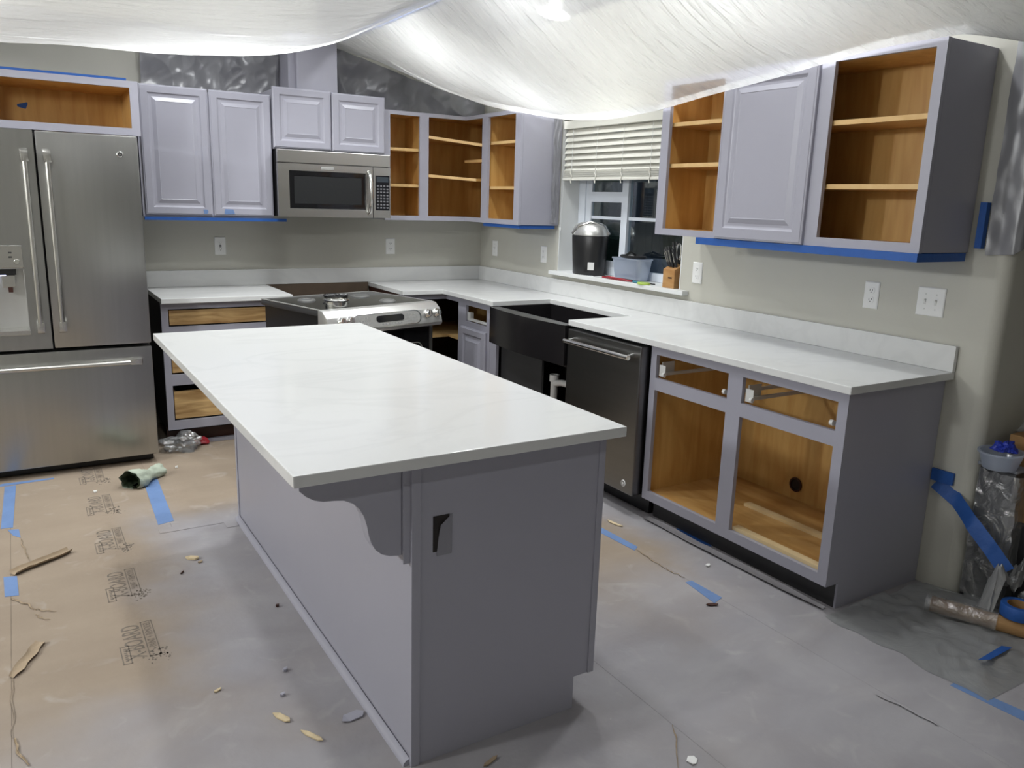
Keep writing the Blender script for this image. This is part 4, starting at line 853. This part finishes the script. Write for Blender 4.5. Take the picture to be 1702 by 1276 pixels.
def curl(a, b_, w, r, label, m='paper', seed=0):
    A, Bp = Vector(a), Vector(b_); d = (Bp-A).normalized(); n = Vector((-d.y, d.x, 0)); L_ = (Bp-A).length
    def f(u, v):
        wv = w*(.35+.65*math.sin(math.pi*min(1, .12+.88*u)))*(1+.3*nz((u*7, seed), 1, seed)); th = (v-.5)*w/r
        c = A+d*(L_*u)+n*(.012*nz((u*4, 1), 1, seed))
        return c+n*(math.sin(th)*min(r, wv))+Vector((0, 0, .002+(1-math.cos(th))*r*.9+.006*abs(nz((u*6, v*3), 1, seed+2))))
    tag(MB().grid(f, 16, 6).build('torn_paper', m, smooth=60), label, 'paper', 'torn paper scraps on the floor')
curl((-3.292, -2.10, 0), (-3.082, -1.955, 0), .06, .022, 'long curled brown paper strip torn from the floor board', seed=1)
curl((-3.263, -1.72, 0), (-3.232, -1.99, 0), .006, .01, 'thin brown paper tear between two blue tape pieces', seed=2)
curl((-3.298, -2.31, 0), (-3.219, -2.46, 0), .009, .012, 'thin torn paper sliver beside the short tape rectangle', seed=3)
curl((-3.225, -2.455, 0), (-3.155, -2.505, 0), .008, .012, 'dark forked paper sliver on the tan board', seed=4)
curl((-3.226, -2.495, 0), (-3.179, -2.565, 0), .007, .012, 'short dark paper sliver beside the forked one', seed=5)
curl((-3.215, -2.715, 0), (-3.296, -2.912, 0), .04, .025, 'leaf-shaped curled paper flap on the board seam', seed=6)
curl((-3.298, -2.915, 0), (-3.295, -3.25, 0), .006, .008, 'long thin lifted paper edge along the board seam', 'board', 7)
curl((-3.295, -3.25, 0), (-3.262, -3.40, 0), .010, .012, 'brown torn paper end at the end of the long lifted paper edge', seed=8)
curl((-.885, -3.09, 0), (-.897, -3.30, 0), .007, .010, 'thin brown floor crack tear after the aisle tape', seed=9)
curl((-.897, -3.30, 0), (-.885, -3.40, 0), .007, .010, 'end of the brown tear in the aisle floor board', seed=10)
curl((-.905, -4.32, 0), (-.890, -4.515, 0), .014, .012, 'long lifted board edge on the grey floor', 'board', 11)
curl((-1.60, -4.12, 0), (-1.72, -4.27, 0), .006, .010, 'dark hairline tear in the floor beside the island end', seed=12)
curl((-.598, -2.82, 0), (-.585, -3.86, 0), .05, .035, 'grey lifted paper edge along the toe kick of the open base cabinet', 'board', 13)
def chip(x, y, l, w, a, label, m='paperl', h=.004):
    c, s = math.cos(a), math.sin(a); q = [(-.5, -.3), (-.2, -.5), (.35, -.42), (.5, 0), (.3, .5), (-.3, .4)]
    P = [(x+(u*l)*c-(v*w)*s, y+(u*l)*s+(v*w)*c, .0005) for u, v in q]
    mb = MB().poly(P, 0, (0, 0, h))
    for v in mb.bm.verts: v.co.z += .004*(((v.co.x-x)*c+(v.co.y-y)*s)/l)**2*4
    tag(mb.build('debris_chip', m), label, 'chip', 'debris chips on the floor')
chip(-2.612, -3.52, .07, .022, -1.15, 'pale curved wood chip beside the island')
chip(-2.56, -3.645, .085, .016, -1.1, 'long thin tan wood sliver beside the island')
chip(-2.428, -3.615, .075, .04, .05, 'grey painted paper chip against the island shoe moulding', 'paint')
chip(-2.64, -2.27, .055, .03, -.7, 'pale folded paper scrap on the corbel side of the island', 'paperl', .008)
chip(-2.62, -2.32, .022, .014, .2, 'tiny dark chip by the folded paper scrap', 'paper')
chip(-2.703, -2.39, .03, .006, .9, 'tiny dark curved sliver near the folded paper scrap', 'dkwood')
chip(-2.75, -3.29, .028, .010, .4, 'small pale chip alone on the grey floor beside the last logo', 'paperl')
chip(-2.928, -1.231, .018, .014, 0, 'small white crumb between the printed logos', 'outlet', .008)
chip(-2.50, -1.01, .016, .012, 0, 'small white crumb near the plastic bag', 'outlet', .010)
chip(-2.440, -2.845, .014, .012, 0, 'small dark pebble beside the island moulding', 'dkwood', .008)
chip(-2.535, -3.28, .020, .012, .6, 'small grey crumb pair by the island', 'paint', .008)
chip(-2.58, -3.41, .018, .012, .2, 'small grey crumb beside the curved wood chip', 'paint', .007)
chip(-.78, -2.80, .10, .018, 1.7, 'pale wood stick in the aisle near the dishwasher')
chip(-.71, -3.36, .026, .018, .2, 'small white chip in front of the open base cabinet', 'outlet', .005)
chip(-.951, -3.627, .05, .018, -.5, 'small dark brown chip in the aisle', 'dkwood')
chip(-1.665, -4.262, .035, .03, .5, 'white paint flake on the grey floor', 'outlet', .002)
chip(-2.166, -3.99, .06, .012, .3, 'thin brown sliver at the foot of the island end', 'paper')

# green rag
t = thing('rag', 'crumpled pale green cloth tube lying by the freezer drawer', 'cloth', (-2.68, -1.19, 0))
A0, A1 = Vector((-2.765, -1.255, .046)), Vector((-2.600, -1.085, .030))
def ragf(u, v, k=1.0):
    d = (A1-A0).normalized(); n = Vector((-d.y, d.x, 0)); r = (.054-.020*u+.008*math.sin(u*7))*k; a = v*2*math.pi
    c = A0.lerp(A1, u)+Vector((0, 0, -.008*math.sin(u*3.1)))
    r *= 1+.25*nz((math.cos(a)*2, math.sin(a)*2, u*5), 1, 3)+.22*(.3-abs(nz((math.cos(a)*3, math.sin(a)*3, u*9), 1, 6)))
    p = c+n*math.cos(a)*r*1.15+Vector((0, 0, math.sin(a)*r*.9)); p.z = max(.001, p.z); return p
MB().grid(ragf, 24, 28).build('cloth_outer', 'rag', t, smooth=70)
MB().grid(lambda u, v: ragf(u*.5, v, .82), 10, 28).build('cloth_lining', mat('dark_green_lining', '3e4a35', .9, var=.3, scale=20), t, smooth=70)
# plastic bag by the fridge
def crumple(c, r, m, name, parent=None, seed=0, sub=4, amp=.45, floor=None):
    mb = MB(); bmesh.ops.create_icosphere(mb.bm, subdivisions=sub, radius=1)
    for v in mb.bm.verts:
        d = 1+amp*nz(v.co, 1.6, seed)+amp*.5*abs(nz(v.co, 4, seed+4))+amp*.25*nz(v.co, 9, seed+8)
        v.co = Vector((c[0]+v.co.x*r[0]*d, c[1]+v.co.y*r[1]*d, c[2]+v.co.z*r[2]*d))
        if floor is not None: v.co.z = max(floor, v.co.z)
    return mb.build(name, m, parent, smooth=35)
t = thing('plastic_bag', 'crumpled clear plastic bag on the floor between refrigerator and drawer cabinet', 'plastic bag', (-2.40, -.66, 0))
crumple((-2.405, -.655, .035), (.10, .085, .055), 'cfilm', 'bag_film', t, 2, 4, .7, .001)
crumple((-2.285, -.60, .02), (.035, .03, .022), 'red', 'red_strip', t, 5, 3, .6, .001)

# ------------------------------------------------------------------ clutter at the wall end
def floorfilm(u, v):
    x = -.62+u*1.5; y = -3.90-v*.62-.10*u*(1-v)
    if x > -.5: y = min(y, -3.905-.02*u) if x < -.02 else min(y, -4.09)
    h = .012+.020*abs(nz((x*5, y*5), 1, 3))+.014*abs(nz((x*12, y*11), 1, 6))+.010*nz((x*25, y*22), 1, 4)
    h += .10*max(0, u-.25)*(1-v)*(1+nz((x*6, y*3), 1, 2))
    e = min(1, u*8, (1-v)*6+.02)
    return Vector((x+.03*nz((v*5, 1), 1, 3)*(1-u), y, max(.002, h*e)))
tag(MB().grid(floorfilm, 90, 60).build('floor_plastic', 'gfilm', smooth=60), 'crumpled grey plastic sheet on the floor at the wall end', 'plastic sheet', 'plastic sheets on the floor')
def bigfold(u, v):   # film bunched in front of the boxes
    x = -.16+u*.23; y = -4.195-v*.08-.02*nz((u*4, v*4), 1, 5)
    h = (.16+.05*math.sin(u*7))*math.sin(math.pi*min(1, .25+.75*(1-v)))*min(1, u*5+.1)
    return Vector((x, y, .035+h+.03*nz((u*6, v*5), 1, 7)+.03*abs(nz((u*11, v*7), 1, 1))))
tag(MB().grid(bigfold, 60, 40).build('floor_plastic', 'gfilm', smooth=60), 'plastic sheet bunched up in front of the dark storage box', 'plastic sheet', 'plastic sheets on the floor')
def ribbon(pts, w, label, m='tape', wn=(0, 0, 1)):
    P = [Vector(p) for p in pts]
    def f(u, v):
        s = u*(len(P)-1); i = min(int(s), len(P)-2); c = P[i].lerp(P[i+1], s-i); d = (P[i+1]-P[i]).normalized()
        n = Vector(wn); n = (n-d*n.dot(d)).normalized()
        return c+n*((v-.5)*w)+d.cross(n)*(.004*nz((u*9, v*2), 1, 3))
    tag(MB().grid(f, 30, 3).build('tape_ribbon', m, smooth=180), label, 'tape')
ribbon([(-.010, -3.905, .452), (-.012, -4.0, .407), (-.053, -4.10, .343), (-.061, -4.18, .281), (-.052, -4.25, .208)], .058, 'long loose blue tape ribbon hanging from the wall end to the floor plastic', wn=(.35, .3, 1))
tag(MB().box((-.016, -3.975, .458), (-.004, -3.884, .508)).build('tape_strip', 'tape'), 'blue tape patch on the wall beside the base cabinet end panel', 'tape')
t = thing('cardboard_box', 'brown cardboard box at the wall end under clear film', 'box', (.26, -4.29, .36))
MB().box((.100, -4.46, .36), (.50, -4.105, .697), .004).build('carton', 'card', t)
MB().box((.100, -4.288, .6975), (.50, -4.278, .699)).build('seam_tape', 'paperl', t)
tag(MB().box((.100, -4.47, .0), (.50, -4.12, .3595), .01).build('storage_box', 'gunmetal'), 'dark storage box under the brown cardboard box', 'box')
t = thing('plastic_bin', 'tall narrow grey plastic bin at the wall end behind the blue ribbon', 'bin', (.030, -4.112, .0))
L(MB().box((-.020, -.085, 0), (.050, .055, .572), .012), 'bin_body', 'gunmetal', t, smooth=40)
L(MB().box((-.030, -.090, .573), (.060, .060, .585), .004), 'bin_lid', 'tub', t, smooth=40)
L(MB().grid(lambda u, v: Vector((-.026-.014*abs(nz((u*3, v*5), 1, 2))-.004*(1-v), .05-u*.18, .03+v*.53+.02*nz((u*5, 1), 1, 2))) if u < .75 else Vector((-.026+(u-.75)*.32-.01*abs(nz((u*9, v*6), 1, 4)), -.0965-.018*abs(nz((u*9, v*6), 1, 5))-.01*(1-v), .03+v*.53)), 30, 40), 'film_wrap', 'cfilm', t, smooth=50)
t = thing('shallow_tub', 'shallow white plastic tub balanced on the tall grey bin', 'tub', (-.012, -4.140, .586))
L(MB().lathe([(0, 0), (.066, 0), (.086, .058), (.093, .060), (.093, .066), (.083, .066), (.064, .006), (0, .005)], seg=30, sy=.85), 'tub_wall', 'tub', t, smooth=40)
o = crumple((.004, -4.142, .660), (.038, .034, .030), 'blue', 'blue_film', None, 4, 4, .6, .6535); tag(o, 'crumpled bright blue plastic film stuffed in the shallow white tub', 'plastic film')
def drapebox(u, v):
    x = .095+u*.46; y = -4.12-v*.36+.02*nz((u*4, v*4), 1, 2)
    z = .715+.22*u*(1-v*.5)+.035*nz((u*5, v*5), 1, 4)*u+.02*abs(nz((u*12, v*10), 1, 6))
    return Vector((x, y, max(.702, z)))
tag(MB().grid(drapebox, 40, 30).build('clear_plastic', 'cfilm', smooth=60), 'clear plastic film draped over the brown cardboard box', 'plastic sheet')
t = thing('wrapped_pole', 'long cardboard tube wrapped in plastic lying on the floor plastic', 'tube', (-.2, -4.25, 0))
d0, d1 = Vector((-.235, -4.085, .045)), Vector((-.02, -4.62, .045))
MB().tube([d0.lerp(d1, k/10) for k in range(11)], .030, 16).build('cardboard_tube', 'card', t, smooth=50)
def wrap(u, v):
    a = v*2*math.pi; c = d0.lerp(d1, -.03+u*.42); n = Vector((1, .4, 0)).normalized(); r = .036*(1+.18*nz((math.cos(a), math.sin(a), u*9), 1.5, 2))
    p = c+n*math.cos(a)*r+Vector((0, 0, math.sin(a)*r)); p.z = max(.006, p.z); return p
MB().grid(wrap, 24, 20).build('film_wrap', 'cfilm', t, smooth=50)
t = thing('tape_roll', 'roll of blue masking tape lying on the wrapped tube', 'tape roll', (-.100, -4.335, .077))
L(MB().lathe([(.040, 0), (.058, 0), (.060, .003), (.060, .045), (.058, .048), (.040, .048), (.040, 0)], seg=36), 'tape_band', 'tape', t, smooth=40)
L(MB().lathe([(.0385, .001), (.0398, .001), (.0398, .047), (.0385, .047), (.0385, .001)], seg=36), 'cardboard_core', 'card', t, smooth=40)
t = thing('foil_bundle', 'dark bundle wrapped in shiny clear film behind the tape roll', 'bundle', (.03, -4.31, .04))
crumple((.03, -4.31, .085), (.030, .028, .028), 'black', 'dark_core', t, 3, 3, .4, .045); crumple((.03, -4.31, .088), (.036, .036, .036), 'cfilm', 'film_wrap', t, 6, 4, .5, .04)
